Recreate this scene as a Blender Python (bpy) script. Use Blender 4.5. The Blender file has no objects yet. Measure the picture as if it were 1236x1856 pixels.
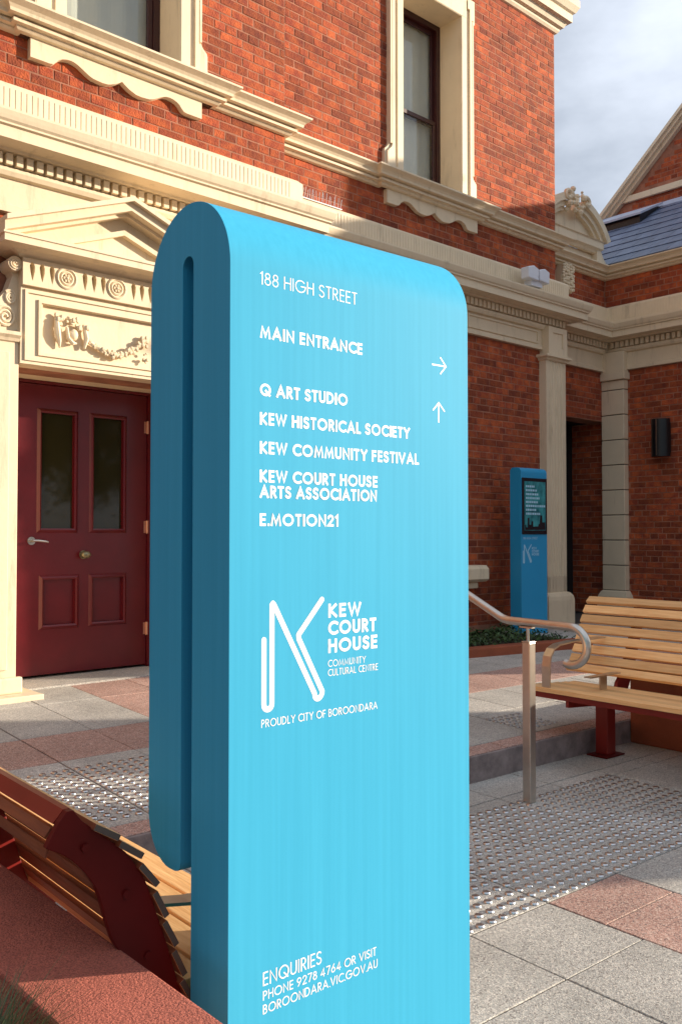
import bpy, bmesh, math, random
from math import sin, cos, pi, radians, atan2, sqrt, hypot
from mathutils import Vector, Matrix
from mathutils.geometry import tessellate_polygon
random.seed(7)
S = bpy.context.scene
COL = S.collection

# ------------------------------------------------------------------ camera, world, sun, exposure
AZ = radians(50.02)            # viewing direction from +X
EYE = 1.4
cd = bpy.data.cameras.new('camera'); cam = bpy.data.objects.new('camera', cd); COL.objects.link(cam)
cd.sensor_fit = 'VERTICAL'; cd.sensor_height = 36.0; cd.lens = 36.0*1630/1856
cd.clip_start = 0.05; cd.clip_end = 2000
cam.location = (0, 0, EYE)
cam.rotation_euler = (pi/2 + math.atan(42/1630), 0, AZ - pi/2)
S.camera = cam

SUN_AZ = radians(-29.5); SUN_EL = radians(14.5)
sd = bpy.data.lights.new('sun', 'SUN'); sun = bpy.data.objects.new('sun', sd); COL.objects.link(sun)
sd.energy = 5.0; sd.angle = radians(0.6); sd.color = (1.0, 0.86, 0.68)
sv = Vector((cos(SUN_EL)*cos(SUN_AZ), cos(SUN_EL)*sin(SUN_AZ), sin(SUN_EL)))
sun.rotation_euler = sv.to_track_quat('Z', 'Y').to_euler(); sun.location = (20, -12, 9)

W = bpy.data.worlds.new('World'); S.world = W; W.use_nodes = True
nt = W.node_tree; nt.nodes.clear()
out = nt.nodes.new('ShaderNodeOutputWorld'); bg = nt.nodes.new('ShaderNodeBackground')
sky = nt.nodes.new('ShaderNodeTexSky'); sky.sky_type = 'NISHITA'; sky.sun_disc = False
sky.sun_elevation = SUN_EL; sky.sun_rotation = pi/2 - SUN_AZ
sky.air_density = 1.0; sky.dust_density = 1.5; sky.ozone_density = 2.0
tc = nt.nodes.new('ShaderNodeTexCoord'); mp = nt.nodes.new('ShaderNodeMapping'); mp.inputs['Scale'].default_value = (1, 1, 2.2)
mp.inputs['Location'].default_value = (0.3, 0.1, 0.42)
nz = nt.nodes.new('ShaderNodeTexNoise'); nz.inputs['Scale'].default_value = 2.3; nz.inputs['Detail'].default_value = 7; nz.inputs['Roughness'].default_value = 0.52
cr = nt.nodes.new('ShaderNodeValToRGB'); cr.color_ramp.elements[0].position = 0.36; cr.color_ramp.elements[1].position = 0.62
cr.color_ramp.elements[0].color = (0.32, 0.32, 0.32, 1); cr.color_ramp.elements[1].color = (1, 1, 1, 1)
mx = nt.nodes.new('ShaderNodeMix'); mx.data_type = 'RGBA'
mx.inputs[7].default_value = (12.6, 13.7, 15.6, 1)
L = nt.links.new
L(tc.outputs['Generated'], mp.inputs[0]); L(mp.outputs[0], nz.inputs['Vector']); L(nz.outputs[0], cr.inputs[0])
L(cr.outputs[0], mx.inputs[0]); L(sky.outputs[0], mx.inputs[6]); L(mx.outputs[2], bg.inputs[0]); L(bg.outputs[0], out.inputs[0])
bg.inputs[1].default_value = 0.045
S.view_settings.view_transform = 'Standard'; S.view_settings.look = 'None'
S.view_settings.exposure = 0.72; S.view_settings.gamma = 1.0; S.view_settings.use_curve_mapping = False
S.render.engine = 'CYCLES'; S.cycles.max_bounces = 8

# ------------------------------------------------------------------ materials
def node(nt, t, **k):
    n = nt.nodes.new(t)
    for a, b in k.items():
        if a in n.inputs: n.inputs[a].default_value = b
        else: setattr(n, a, b)
    return n
def mat(name, col, rough=0.6, metal=0.0, spec=0.5, var=0.0, vscale=3.0, col2=None, bump=0.0, bscale=60.0, coat=0.0, stretch=None,
        speck=None, island=0.0, dirt=None):
    m = bpy.data.materials.new(name); m.use_nodes = True; nt = m.node_tree; b = nt.nodes['Principled BSDF']
    b.inputs['Roughness'].default_value = rough; b.inputs['Metallic'].default_value = metal
    b.inputs['Specular IOR Level'].default_value = spec; b.inputs['Coat Weight'].default_value = coat
    b.inputs['Base Color'].default_value = (*col, 1)
    Lk = nt.links.new
    g = nt.nodes.new('ShaderNodeNewGeometry'); tcn = nt.nodes.new('ShaderNodeTexCoord')
    src = tcn.outputs['Object'] if stretch else g.outputs['Position']
    mpn = nt.nodes.new('ShaderNodeMapping'); Lk(src, mpn.inputs[0])
    if stretch:
        mpn.inputs['Scale'].default_value = stretch
        oi = nt.nodes.new('ShaderNodeObjectInfo'); vm = nt.nodes.new('ShaderNodeVectorMath'); vm.operation = 'SCALE'
        vm.inputs[0].default_value = (13, 7, 5); Lk(oi.outputs['Random'], vm.inputs['Scale']); Lk(vm.outputs[0], mpn.inputs['Location'])
    cur = None
    if col2 is not None or var > 0:
        n = node(nt, 'ShaderNodeTexNoise', Scale=vscale, Detail=8.0, Roughness=0.6); Lk(mpn.outputs[0], n.inputs['Vector'])
        r = nt.nodes.new('ShaderNodeValToRGB'); Lk(n.outputs[0], r.inputs[0])
        r.color_ramp.elements[0].position = 0.35; r.color_ramp.elements[1].position = 0.68
        c2 = col2 if col2 is not None else tuple(c*(1-var) for c in col)
        r.color_ramp.elements[0].color = (*c2, 1); r.color_ramp.elements[1].color = (*col, 1)
        cur = r.outputs[0]
    if dirt is not None:      # streaky weathering
        mp2 = nt.nodes.new('ShaderNodeMapping'); Lk(g.outputs['Position'], mp2.inputs[0]); mp2.inputs['Scale'].default_value = (9, 9, 1.3)
        n = node(nt, 'ShaderNodeTexNoise', Scale=1.0, Detail=8.0, Roughness=0.7); Lk(mp2.outputs[0], n.inputs['Vector'])
        r = nt.nodes.new('ShaderNodeValToRGB'); Lk(n.outputs[0], r.inputs[0]); r.color_ramp.elements[0].position = 0.55; r.color_ramp.elements[1].position = 0.78
        r.color_ramp.elements[0].color = (0, 0, 0, 1); r.color_ramp.elements[1].color = (dirt[3],)*3+(1,)
        mxn = nt.nodes.new('ShaderNodeMix'); mxn.data_type = 'RGBA'; Lk(r.outputs[0], mxn.inputs[0])
        if cur: Lk(cur, mxn.inputs[6])
        else: mxn.inputs[6].default_value = (*col, 1)
        mxn.inputs[7].default_value = (*dirt[:3], 1); cur = mxn.outputs[2]
    if speck is not None:     # granite: list of (colour, density) over a fine cell pattern
        sc, cols = speck
        v = node(nt, 'ShaderNodeTexVoronoi', Scale=sc); Lk(g.outputs['Position'], v.inputs['Vector'])
        sp = nt.nodes.new('ShaderNodeSeparateColor'); Lk(v.outputs['Color'], sp.inputs[0])
        r = nt.nodes.new('ShaderNodeValToRGB'); r.color_ramp.interpolation = 'CONSTANT'; Lk(sp.outputs[0], r.inputs[0])
        while len(r.color_ramp.elements) < len(cols): r.color_ramp.elements.new(0.5)
        for e, (c, p) in zip(r.color_ramp.elements, cols): e.position = p; e.color = (*c, 1)
        mxn = nt.nodes.new('ShaderNodeMix'); mxn.data_type = 'RGBA'; mxn.blend_type = 'MULTIPLY'; mxn.inputs[0].default_value = 1
        if cur: Lk(cur, mxn.inputs[6])
        else: mxn.inputs[6].default_value = (*col, 1)
        Lk(r.outputs[0], mxn.inputs[7]); cur = mxn.outputs[2]
    if island > 0:
        oi = nt.nodes.new('ShaderNodeObjectInfo'); a = node(nt, 'ShaderNodeMath', operation='ADD')
        Lk(g.outputs['Random Per Island'], a.inputs[0]); Lk(oi.outputs['Random'], a.inputs[1])
        fr = node(nt, 'ShaderNodeMath', operation='FRACT'); Lk(a.outputs[0], fr.inputs[0])
        mr = nt.nodes.new('ShaderNodeMapRange'); Lk(fr.outputs[0], mr.inputs[0]); mr.inputs[3].default_value = 1-island; mr.inputs[4].default_value = 1+island*0.6
        vm = nt.nodes.new('ShaderNodeVectorMath'); vm.operation = 'SCALE'
        if cur: Lk(cur, vm.inputs[0])
        else: vm.inputs[0].default_value = col
        Lk(mr.outputs[0], vm.inputs['Scale']); cur = vm.outputs[0]
    if cur: Lk(cur, b.inputs['Base Color'])
    if bump > 0:
        n = node(nt, 'ShaderNodeTexNoise', Scale=bscale, Detail=5.0); Lk(mpn.outputs[0], n.inputs['Vector'])
        bn = nt.nodes.new('ShaderNodeBump'); bn.inputs['Strength'].default_value = bump; bn.inputs['Distance'].default_value = 0.01
        Lk(n.outputs[0], bn.inputs['Height']); Lk(bn.outputs[0], b.inputs['Normal'])
    return m
M = {}
M['cream'] = mat('cream_paint', (0.79, 0.65, 0.455), 0.62, var=0.06, vscale=5, bump=0.15, bscale=25, dirt=(0.38, 0.29, 0.18, 0.7))
M['mortar'] = mat('mortar', (0.47, 0.20, 0.12), 0.9, var=0.45, vscale=6, bump=0.4, bscale=150)
M['brick'] = mat('brick', (0.50, 0.108, 0.027), 0.9, col2=(0.26, 0.045, 0.020), vscale=10.0, bump=1.0, bscale=70, island=0.42, dirt=(0.12, 0.030, 0.024, 0.4))
M['cyan'] = mat('cyan_enamel', (0.052, 0.415, 0.665), 0.6, col2=(0.044, 0.380, 0.62), vscale=1.0, spec=0.12, stretch=(70, 70, 1.2))
M['kiosk_blue'] = mat('blue_enamel', (0.02, 0.33, 0.62), 0.35, var=0.05, vscale=2)
M['white'] = mat('white_print', (0.92, 0.93, 0.93), 0.5)
M['print_pale'] = mat('pale_blue_print', (0.40, 0.68, 0.85), 0.5)
M['maroon'] = mat('maroon_gloss_paint', (0.135, 0.008, 0.013), 0.28, var=0.2, vscale=6, bump=0.06, bscale=30)
M['dark_frame'] = mat('dark_maroon_paint', (0.045, 0.008, 0.008), 0.4, var=0.2, vscale=8)
M['glass_dark'] = mat('dark_glass', (0.030, 0.026, 0.010), 0.04, spec=0.3)
M['blind'] = mat('blind_cloth', (0.62, 0.62, 0.58), 0.8, var=0.08, vscale=3)
M['chrome'] = mat('brushed_steel', (0.62, 0.58, 0.52), 0.30, metal=1.0, var=0.1, vscale=20)
M['brass'] = mat('aged_brass', (0.30, 0.26, 0.15), 0.4, metal=0.8)
M['copper'] = mat('copper_hinge', (0.60, 0.30, 0.20), 0.4, metal=0.6)
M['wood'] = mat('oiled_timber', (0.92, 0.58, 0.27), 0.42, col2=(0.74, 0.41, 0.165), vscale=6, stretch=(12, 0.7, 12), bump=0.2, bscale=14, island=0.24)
M['wood_shade'] = mat('shaded_timber', (0.26, 0.065, 0.02), 0.6, col2=(0.17, 0.04, 0.015), vscale=6, stretch=(9, 0.7, 9), bump=0.15, bscale=14, island=0.1)  # darker copy of the timber, shade painted into the bench's rear faces
M['wood_end'] = mat('timber_end_grain', (0.10, 0.085, 0.07), 0.8)
M['red_metal'] = mat('oxide_red_metal', (0.22, 0.012, 0.008), 0.42, var=0.2, vscale=7)
M['dark_red_metal'] = mat('dark_red_metal', (0.115, 0.007, 0.006), 0.5, spec=0.15, var=0.2, vscale=9)
M['stool_steel'] = mat('stud_steel', (0.60, 0.60, 0.61), 0.30, metal=1.0)
gcols = [((0.55, 0.53, 0.52), 0.0), ((0.92, 0.92, 0.90), 0.12), ((1.18, 1.15, 1.10), 0.45), ((0.82, 0.81, 0.81), 0.62), ((1.35, 1.32, 1.27), 0.86)]
M['grey_granite'] = mat('grey_granite', (0.53, 0.51, 0.475), 0.75, var=0.30, vscale=1.8, speck=(190, gcols), island=0.09, bump=0.3, bscale=200)
pcols = [((0.42, 0.40, 0.42), 0.0), ((0.95, 0.85, 0.80), 0.15), ((1.15, 1.0, 0.95), 0.45), ((0.8, 0.6, 0.55), 0.66), ((1.3, 1.35, 1.3), 0.86)]
M['pink_granite'] = mat('pink_granite', (0.53, 0.375, 0.325), 0.75, var=0.25, vscale=1.8, speck=(190, pcols), island=0.08, bump=0.3, bscale=200)
M['joint'] = mat('dark_joint', (0.10, 0.085, 0.075), 0.95, var=0.3, vscale=20)
M['kerb'] = mat('kerb_bluestone', (0.16, 0.13, 0.13), 0.8, col2=(0.30, 0.25, 0.24), vscale=11, bump=0.3, bscale=80)
M['pebble_red'] = mat('red_pebble_render', (0.52, 0.15, 0.10), 0.9, speck=(360, [((0.7, 0.66, 0.66), 0), ((1.0, 0.97, 0.97), 0.25), ((1.2, 1.17, 1.14), 0.72)]), var=0.12, vscale=7, bump=1.0, bscale=230)
M['render_red'] = mat('red_brown_render', (0.33, 0.085, 0.035), 0.85, var=0.25, vscale=5, bump=0.3, bscale=70)
M['slate'] = mat('blue_slate', (0.165, 0.215, 0.33), 0.42, col2=(0.10, 0.13, 0.21), vscale=5, island=0.2, bump=0.3, bscale=30)
M['lead'] = mat('lead_flashing', (0.48, 0.53, 0.66), 0.5, var=0.2, vscale=4)
M['black'] = mat('black_powder_coat', (0.008, 0.010, 0.012), 0.35)
M['void'] = mat('dark_interior', (0.006, 0.004, 0.004), 0.9)
M['plastic_white'] = mat('white_plastic', (0.72, 0.74, 0.80), 0.5)
M['leaf'] = mat('leaf', (0.055, 0.12, 0.025), 0.55, col2=(0.02, 0.05, 0.012), vscale=30, island=0.35)
M['blade'] = mat('grass_blade', (0.10, 0.13, 0.05), 0.5, col2=(0.05, 0.08, 0.03), vscale=30, island=0.4)
M['soil'] = mat('soil', (0.05, 0.033, 0.022), 0.95, var=0.5, vscale=30, bump=0.8, bscale=60)
M['screen_dark'] = mat('screen_bezel', (0.008, 0.012, 0.02), 0.25)
M['bark'] = mat('bark', (0.14, 0.10, 0.07), 0.9, var=0.3, vscale=12)
M['asphalt'] = mat('far_ground', (0.12, 0.11, 0.10), 0.9, var=0.2, vscale=0.4)
# pane glass: clear with fresnel reflection
def glass(name, tint):
    m = bpy.data.materials.new(name); m.use_nodes = True; nt = m.node_tree; nt.nodes.clear()
    o = nt.nodes.new('ShaderNodeOutputMaterial'); a = nt.nodes.new('ShaderNodeBsdfTransparent'); a.inputs[0].default_value = (*tint, 1)
    g = nt.nodes.new('ShaderNodeBsdfGlossy'); g.inputs['Roughness'].default_value = 0.02
    f = nt.nodes.new('ShaderNodeFresnel'); gg = nt.nodes.new('ShaderNodeNewGeometry'); mr = nt.nodes.new('ShaderNodeMapRange')
    mr.inputs[3].default_value = 1.5; mr.inputs[4].default_value = 1/1.5; nt.links.new(gg.outputs['Backfacing'], mr.inputs[0]); nt.links.new(mr.outputs[0], f.inputs[0]); x = nt.nodes.new('ShaderNodeMixShader')
    nt.links.new(f.outputs[0], x.inputs[0]); nt.links.new(a.outputs[0], x.inputs[1]); nt.links.new(g.outputs[0], x.inputs[2]); nt.links.new(x.outputs[0], o.inputs[0])
    return m
M['glass'] = glass('window_glass', (0.92, 0.94, 0.93))
# poster picture: teal skyline wash
def poster_mat():
    m = bpy.data.materials.new('poster_print'); m.use_nodes = True; nt = m.node_tree; b = nt.nodes['Principled BSDF']
    t = nt.nodes.new('ShaderNodeTexCoord'); n = node(nt, 'ShaderNodeTexNoise', Scale=4.0, Detail=6.0)
    r = nt.nodes.new('ShaderNodeValToRGB'); r.color_ramp.elements[0].position = 0.35; r.color_ramp.elements[1].position = 0.7
    r.color_ramp.elements[0].color = (0.008, 0.12, 0.15, 1); r.color_ramp.elements[1].color = (0.07, 0.42, 0.45, 1)
    nt.links.new(t.outputs['Generated'], n.inputs['Vector']); nt.links.new(n.outputs[0], r.inputs[0]); nt.links.new(r.outputs[0], b.inputs['Base Color'])
    b.inputs['Roughness'].default_value = 0.15
    return m
M['poster'] = poster_mat()

# ------------------------------------------------------------------ mesh building
class MB:
    def __init__(s): s.v = []; s.f = []
    def quad(s, *p):
        n = len(s.v); s.v += [tuple(q) for q in p]; s.f.append(tuple(range(n, n+len(p))))
    def box(s, x0, x1, y0, y1, z0, z1, skip=()):
        if x0 > x1: x0, x1 = x1, x0
        if y0 > y1: y0, y1 = y1, y0
        n = len(s.v)
        s.v += [(x, y, z) for z in (z0, z1) for y in (y0, y1) for x in (x0, x1)]
        F = {'-z': (0, 2, 3, 1), '+z': (4, 5, 7, 6), '-y': (0, 1, 5, 4), '+y': (2, 6, 7, 3), '-x': (0, 4, 6, 2), '+x': (1, 3, 7, 5)}
        s.f += [tuple(n+i for i in f) for k, f in F.items() if k not in skip]
    def prism(s, poly, holes, fn, d0, d1):
        """extrude 2D polygon (with holes) from depth d0 to d1; fn(a, b, d) -> 3D"""
        loops = [poly]+list(holes)
        flat = [p for l in loops for p in l]
        tris = tessellate_polygon([[Vector((a, b, 0)) for a, b in l] for l in loops])
        for d in (d0, d1):
            n = len(s.v); s.v += [tuple(fn(a, b, d)) for a, b in flat]; s.f += [tuple(n+i for i in t) for t in tris]
        for l in loops:
            n = len(s.v); k = len(l)
            s.v += [tuple(fn(a, b, d0)) for a, b in l]+[tuple(fn(a, b, d1)) for a, b in l]
            s.f += [(n+i, n+(i+1) % k, n+k+(i+1) % k, n+k+i) for i in range(k)]
    def tube(s, pts, r, seg=10, cap=True):
        pts = [Vector(p) for p in pts]; rr = r if isinstance(r, (list, tuple)) else [r]*len(pts)
        n0 = len(s.v); up = None
        for i, p in enumerate(pts):
            t = (pts[min(i+1, len(pts)-1)]-pts[max(i-1, 0)]).normalized()
            if up is None:
                up = Vector((0, 0, 1)) if abs(t.z) < 0.9 else Vector((1, 0, 0))
            a = t.cross(up).normalized(); b = a.cross(t).normalized(); up = b
            for k in range(seg):
                q = 2*pi*k/seg; s.v.append(tuple(p+a*cos(q)*rr[i]+b*sin(q)*rr[i]))
        for i in range(len(pts)-1):
            for k in range(seg):
                a = n0+i*seg+k; b = n0+i*seg+(k+1) % seg
                s.f.append((a, b, b+seg, a+seg))
        if cap:
            s.f.append(tuple(n0+k for k in range(seg))[::-1]); s.f.append(tuple(n0+(len(pts)-1)*seg+k for k in range(seg)))
    def ball(s, c, r, seg=8, rings=6, sq=(1, 1, 1)):
        n0 = len(s.v)
        for j in range(rings+1):
            th = pi*j/rings
            for k in range(seg):
                ph = 2*pi*k/seg; s.v.append((c[0]+r*sq[0]*sin(th)*cos(ph), c[1]+r*sq[1]*sin(th)*sin(ph), c[2]+r*sq[2]*cos(th)))
        for j in range(rings):
            for k in range(seg):
                a = n0+j*seg+k; b = n0+j*seg+(k+1) % seg; s.f.append((a, b, b+seg, a+seg))
    def sweep(s, path, prof, segs=None, ends=True, z0=0):
        """path in plan, profile [(outward distance, z)], mitred, outward = right hand side of travel"""
        P = [Vector(p) for p in path]; n = len(P)
        D = [(P[i+1]-P[i]).normalized() for i in range(n-1)]; N = [Vector((d.y, -d.x)) for d in D]
        mit = []
        for i in range(n):
            if i == 0: mit.append(N[0])
            elif i == n-1: mit.append(N[-1])
            else:
                m = N[i-1]+N[i]; m = m/(m.dot(N[i])); mit.append(m)
        for i in range(n-1):
            if segs is not None and i not in segs: continue
            k0 = len(s.v)
            for j in (i, i+1):
                for d, z in prof: q = P[j]+mit[j]*d; s.v.append((q.x, q.y, z+z0))
            m = len(prof)
            s.f += [(k0+a, k0+m+a, k0+m+a+1, k0+a+1) for a in range(m-1)]
            if ends:
                for j, e in ((i, 0), (i+1, 1)):
                    if (e == 0 and i == 0) or (e == 1 and i == n-2):
                        b0 = len(s.v); q = [P[j]+mit[j]*d for d, z in prof]
                        loop = [(d, z) for d, z in prof]; loop = loop+([(0, prof[-1][1]), (0, prof[0][1])])
                        loop2 = [loop[0]]
                        for l in loop[1:]:
                            if (l[0]-loop2[-1][0])**2+(l[1]-loop2[-1][1])**2 > 1e-9: loop2.append(l)
                        if (loop2[0][0]-loop2[-1][0])**2+(loop2[0][1]-loop2[-1][1])**2 < 1e-9: loop2.pop()
                        tr = tessellate_polygon([[Vector((a, b, 0)) for a, b in loop2]])
                        for d, z in loop2: w = P[j]+mit[j]*d; s.v.append((w.x, w.y, z+z0))
                        s.f += [tuple(b0+t for t in T) for T in tr]
    def mesh(s, name, c=(0, 0, 0), smooth=False):
        me = bpy.data.meshes.new(name)
        me.from_pydata([(x-c[0], y-c[1], z-c[2]) for x, y, z in s.v], [], s.f); me.update()
        if smooth:
            for p in me.polygons: p.use_smooth = True
        return me
    def centre(s):
        xs = [v[0] for v in s.v]; ys = [v[1] for v in s.v]; zs = [v[2] for v in s.v]
        return ((min(xs)+max(xs))/2, (min(ys)+max(ys))/2, min(zs))
ORG = {}     # object name -> its origin in the frame its children are written in
def fixn(me):
    bm = bmesh.new(); bm.from_mesh(me); bmesh.ops.remove_doubles(bm, verts=bm.verts, dist=1e-5); bmesh.ops.recalc_face_normals(bm, faces=bm.faces); bm.to_mesh(me); bm.free()
def part(name, mb, m, parent=None, smooth=False, bevel=0.0, kind=None, label=None, fix=True, origin=None):
    c = origin or mb.centre(); me = mb.mesh(name, c, False)
    if fix: fixn(me)
    if smooth:
        for p in me.polygons: p.use_smooth = True
    me.materials.append(M[m] if isinstance(m, str) else m)
    o = bpy.data.objects.new(name, me); COL.objects.link(o)
    po = ORG[parent.name] if parent else (0, 0, 0)
    o.location = (c[0]-po[0], c[1]-po[1], c[2]-po[2]); o.parent = parent; ORG[o.name] = c
    if smooth:
        try:
            md = o.modifiers.new('split', 'EDGE_SPLIT'); md.split_angle = radians(35)
        except Exception: pass
    if bevel > 0:
        md = o.modifiers.new('bevel', 'BEVEL'); md.width = bevel; md.segments = 2; md.limit_method = 'ANGLE'; md.angle_limit = radians(40)
    if kind: o['kind'] = kind
    if label: o['label'] = label
    return o
def thing(name, label, cat, org=(0, 0, 0), rot=0.0, frame_rot=False, group=None):
    o = bpy.data.objects.new(name, None); COL.objects.link(o); o.empty_display_size = 0.2
    if frame_rot:   # org given in the building frame
        a = BROT; o.location = (org[0]*cos(a)-org[1]*sin(a), org[0]*sin(a)+org[1]*cos(a), org[2]); o.rotation_euler = (0, 0, a)
    else:
        o.location = org; o.rotation_euler = (0, 0, rot)
    ORG[o.name] = org
    tag(o, label, cat, group); return o
def tag(o, label=None, cat=None, group=None, kind=None):
    if label: o['label'] = label
    if cat: o['category'] = cat
    if group: o['group'] = group
    if kind: o['kind'] = kind
    return o
BROT = radians(1.98)
def arc(cx, cy, r, a0, a1, n=10, ry=None):
    ry = ry or r
    return [(cx+r*cos(radians(a0+(a1-a0)*i/n)), cy+ry*sin(radians(a0+(a1-a0)*i/n))) for i in range(n+1)]

# ------------------------------------------------------------------ lettering (geometric sans capitals drawn as strokes)
def A_(*a, **k): return arc(*a, **k)
GL = {
 'A': (0.80, [[(0, 0), (.4, 1), (.8, 0)], [(.16, .3), (.64, .3)]]),
 'B': (0.50, [[(0, 0), (0, 1), (.2, 1)]+A_(.22, .765, .235, 90, -90)[1:]+[(0, .53)], [(.2, .53)]+A_(.23, .265, .265, 90, -90)+[(0, 0)]]),
 'C': (0.74, [A_(.5, .5, .5, 52, 308, 22)]),
 'D': (0.68, [[(0, 0), (0, 1), (.18, 1)]+A_(.18, .5, .5, 90, -90, 16)[1:]+[(0, 0)]]),
 'E': (0.42, [[(.42, 1), (0, 1), (0, 0), (.42, 0)], [(0, .52), (.38, .52)]]),
 'F': (0.40, [[(.40, 1), (0, 1), (0, 0)], [(0, .52), (.36, .52)]]),
 'G': (0.95, [A_(.5, .5, .5, 45, 360, 26)+[(.56, .5)]]),
 'H': (0.60, [[(0, 0), (0, 1)], [(.6, 0), (.6, 1)], [(0, .53), (.6, .53)]]),
 'I': (0.0, [[(0, 0), (0, 1)]]),
 'K': (0.58, [[(0, 0), (0, 1)], [(.54, 1), (.06, .53), (.58, 0)]]),
 'L': (0.38, [[(0, 1), (0, 0), (.38, 0)]]),
 'M': (0.90, [[(0, 0), (.12, 1), (.45, .12), (.78, 1), (.90, 0)]]),
 'N': (0.66, [[(0, 0), (0, 1), (.66, 0), (.66, 1)]]),
 'O': (1.0, [A_(.5, .5, .5, 0, 360, 28)]),
 'P': (0.46, [[(0, 0), (0, 1), (.2, 1)]+A_(.2, .74, .26, 90, -90)[1:]+[(0, .48)]]),
 'Q': (1.0, [A_(.5, .5, .5, 0, 360, 28), [(.55, .4), (.95, 0)]]),
 'R': (0.50, [[(0, 0), (0, 1), (.2, 1)]+A_(.2, .74, .26, 90, -90)[1:]+[(0, .48)], [(.2, .48), (.5, 0)]]),
 'S': (0.48, [A_(.25, .76, .24, 35, 225, 12)+[(.36, .46)]+A_(.23, .25, .25, 40, -150, 12)[1:]]),
 'T': (0.48, [[(0, 1), (.48, 1)], [(.24, 1), (.24, 0)]]),
 'U': (0.58, [[(0, 1)]+A_(.29, .29, .29, 180, 360, 12)+[(.58, 1)]]),
 'V': (0.72, [[(0, 1), (.36, 0), (.72, 1)]]),
 'W': (1.06, [[(0, 1), (.27, 0), (.53, 1), (.79, 0), (1.06, 1)]]),
 'Y': (0.66, [[(0, 1), (.33, .5), (.66, 1)], [(.33, .5), (.33, 0)]]),
 '1': (0.16, [[(0, .86), (.16, 1), (.16, 0)]]),
 '2': (0.52, [A_(.26, .73, .26, 170, -38, 12)+[(0, 0), (.52, 0)]]),
 '4': (0.60, [[(.44, 0), (.44, 1), (0, .26), (.60, .26)]]),
 '6': (0.54, [A_(.27, .3, .28, 0, 360, 18), [(.02, .42), (.4, 1)]]),
 '7': (0.52, [[(0, 1), (.52, 1), (.16, 0)]]),
 '8': (0.50, [A_(.25, .76, .21, 0, 360, 16), A_(.25, .27, .26, 0, 360, 16)]),
 '9': (0.54, [A_(.27, .7, .28, 0, 360, 18), [(.52, .58), (.14, 0)]]),
 '.': (0.02, [[(0, 0), (.02, 0)]]),
}
def strip(mb, pts, w, fn, d, closed=False):
    P = [Vector(p) for p in pts]; Q = [P[0]]
    for p in P[1:]:
        if (p-Q[-1]).length > 1e-6: Q.append(p)
    if (Q[0]-Q[-1]).length < 1e-5 and len(Q) > 3: closed = True; Q.pop()
    n = len(Q); Lr = []
    for i in range(n):
        a = Q[i]-Q[i-1] if (i > 0 or closed) else Q[1]-Q[0]
        b = Q[(i+1) % n]-Q[i] if (i < n-1 or closed) else a
        a = a.normalized(); b = b.normalized(); na = Vector((-a.y, a.x)); nb = Vector((-b.y, b.x)); m = na+nb
        if m.length < 1e-3: m = na
        else: m = m/max(m.dot(nb), 0.35)
        Lr.append((Q[i]+m*w/2, Q[i]-m*w/2))
    for i in range(n if closed else n-1):
        j = (i+1) % n; dd = d+i*4e-6
        mb.quad(*[tuple(fn(q.x, q.y, dd)) for q in (Lr[i][0], Lr[i][1], Lr[j][1], Lr[j][0])])
def text(mb, s, x0, x1, z, h, weight, fn, gap=None):
    """one line set between x0 and x1, cap height h, strokes weight*h thick"""
    w = weight; gap = gap if gap is not None else 0.17+w*0.25
    adv = []; x = 0
    for ch in s:
        if ch == ' ': x += 0.36; continue
        W_, st = GL[ch]; k = 1-w
        adv.append((x, st, k)); x += W_*k+w+gap*(0.5 if ch in '.' else 1)
    x -= gap
    sx = (x1-x0)/x; eps = 0
    for ox, st, k in adv:
        for line in st:
            pts = [((ox+w/2+px*k)*sx, (w/2+py*k)*h) for px, py in line]
            pts = list(pts)
            # butt ends reach the cap lines
            def ext(p, q):
                d = Vector(p)-Vector(q); l = d.length
                return tuple(Vector(p)+d*(w*h*0.5/l)) if l > 0 else p
            if (Vector(pts[0])-Vector(pts[-1])).length > 1e-5:
                pts[0] = ext(pts[0], pts[1]); pts[-1] = ext(pts[-1], pts[-2])
            strip(mb, [(x0+a, z+b) for a, b in pts], w*h, fn, 0.0002+eps); eps = (eps+0.00013) % 0.0005

# ================================================================== THE SETTING
def gz(y):                      # level of the upper plaza (slopes up gently to the door)
    return 0.15+0.035*max(0.0, min(y, 7.0)-3.46)
KY = 3.46
g = MB(); g.quad((-400, -400, -0.035), (400, -400, -0.035), (400, 400, -0.035), (-400, 400, -0.035))
tag(part('ground', g, 'asphalt', fix=False), 'flat dark ground around the courthouse plaza', kind='structure')
g = MB(); g.box(-6, 12.5, -5, KY+0.02, -0.03, -0.0038)
pav = tag(part('lower_pavement', g, 'joint', fix=False), 'lower pavement of grey and pink granite slabs', kind='structure')
g = MB()
ys = [KY, 7.0]
g.quad((-6, KY, gz(KY)-0.0038), (13, KY, gz(KY)-0.0038), (13, 7.0, gz(7)-0.0038), (-6, 7.0, gz(7)-0.0038))
g.quad((-6, 7.0, gz(7)-0.0038), (13, 7.0, gz(7)-0.0038), (13, 10.5, gz(7)-0.0038), (-6, 10.5, gz(7)-0.0038))
upp = tag(part('upper_pavement', g, 'joint', fix=False), 'upper plaza paved in grey granite with pink bands', kind='structure')
XL = [-4.65+0.44*i for i in range(17)]+[2.83, 3.29]+[3.29+0.445*i for i in range(1, 17)]
XL = sorted(set(round(x, 3) for x in XL if x < 2.7 or x >= 2.83 or x == 2.83)); XL = [x for x in XL if not 2.45 < x < 2.8]
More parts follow.
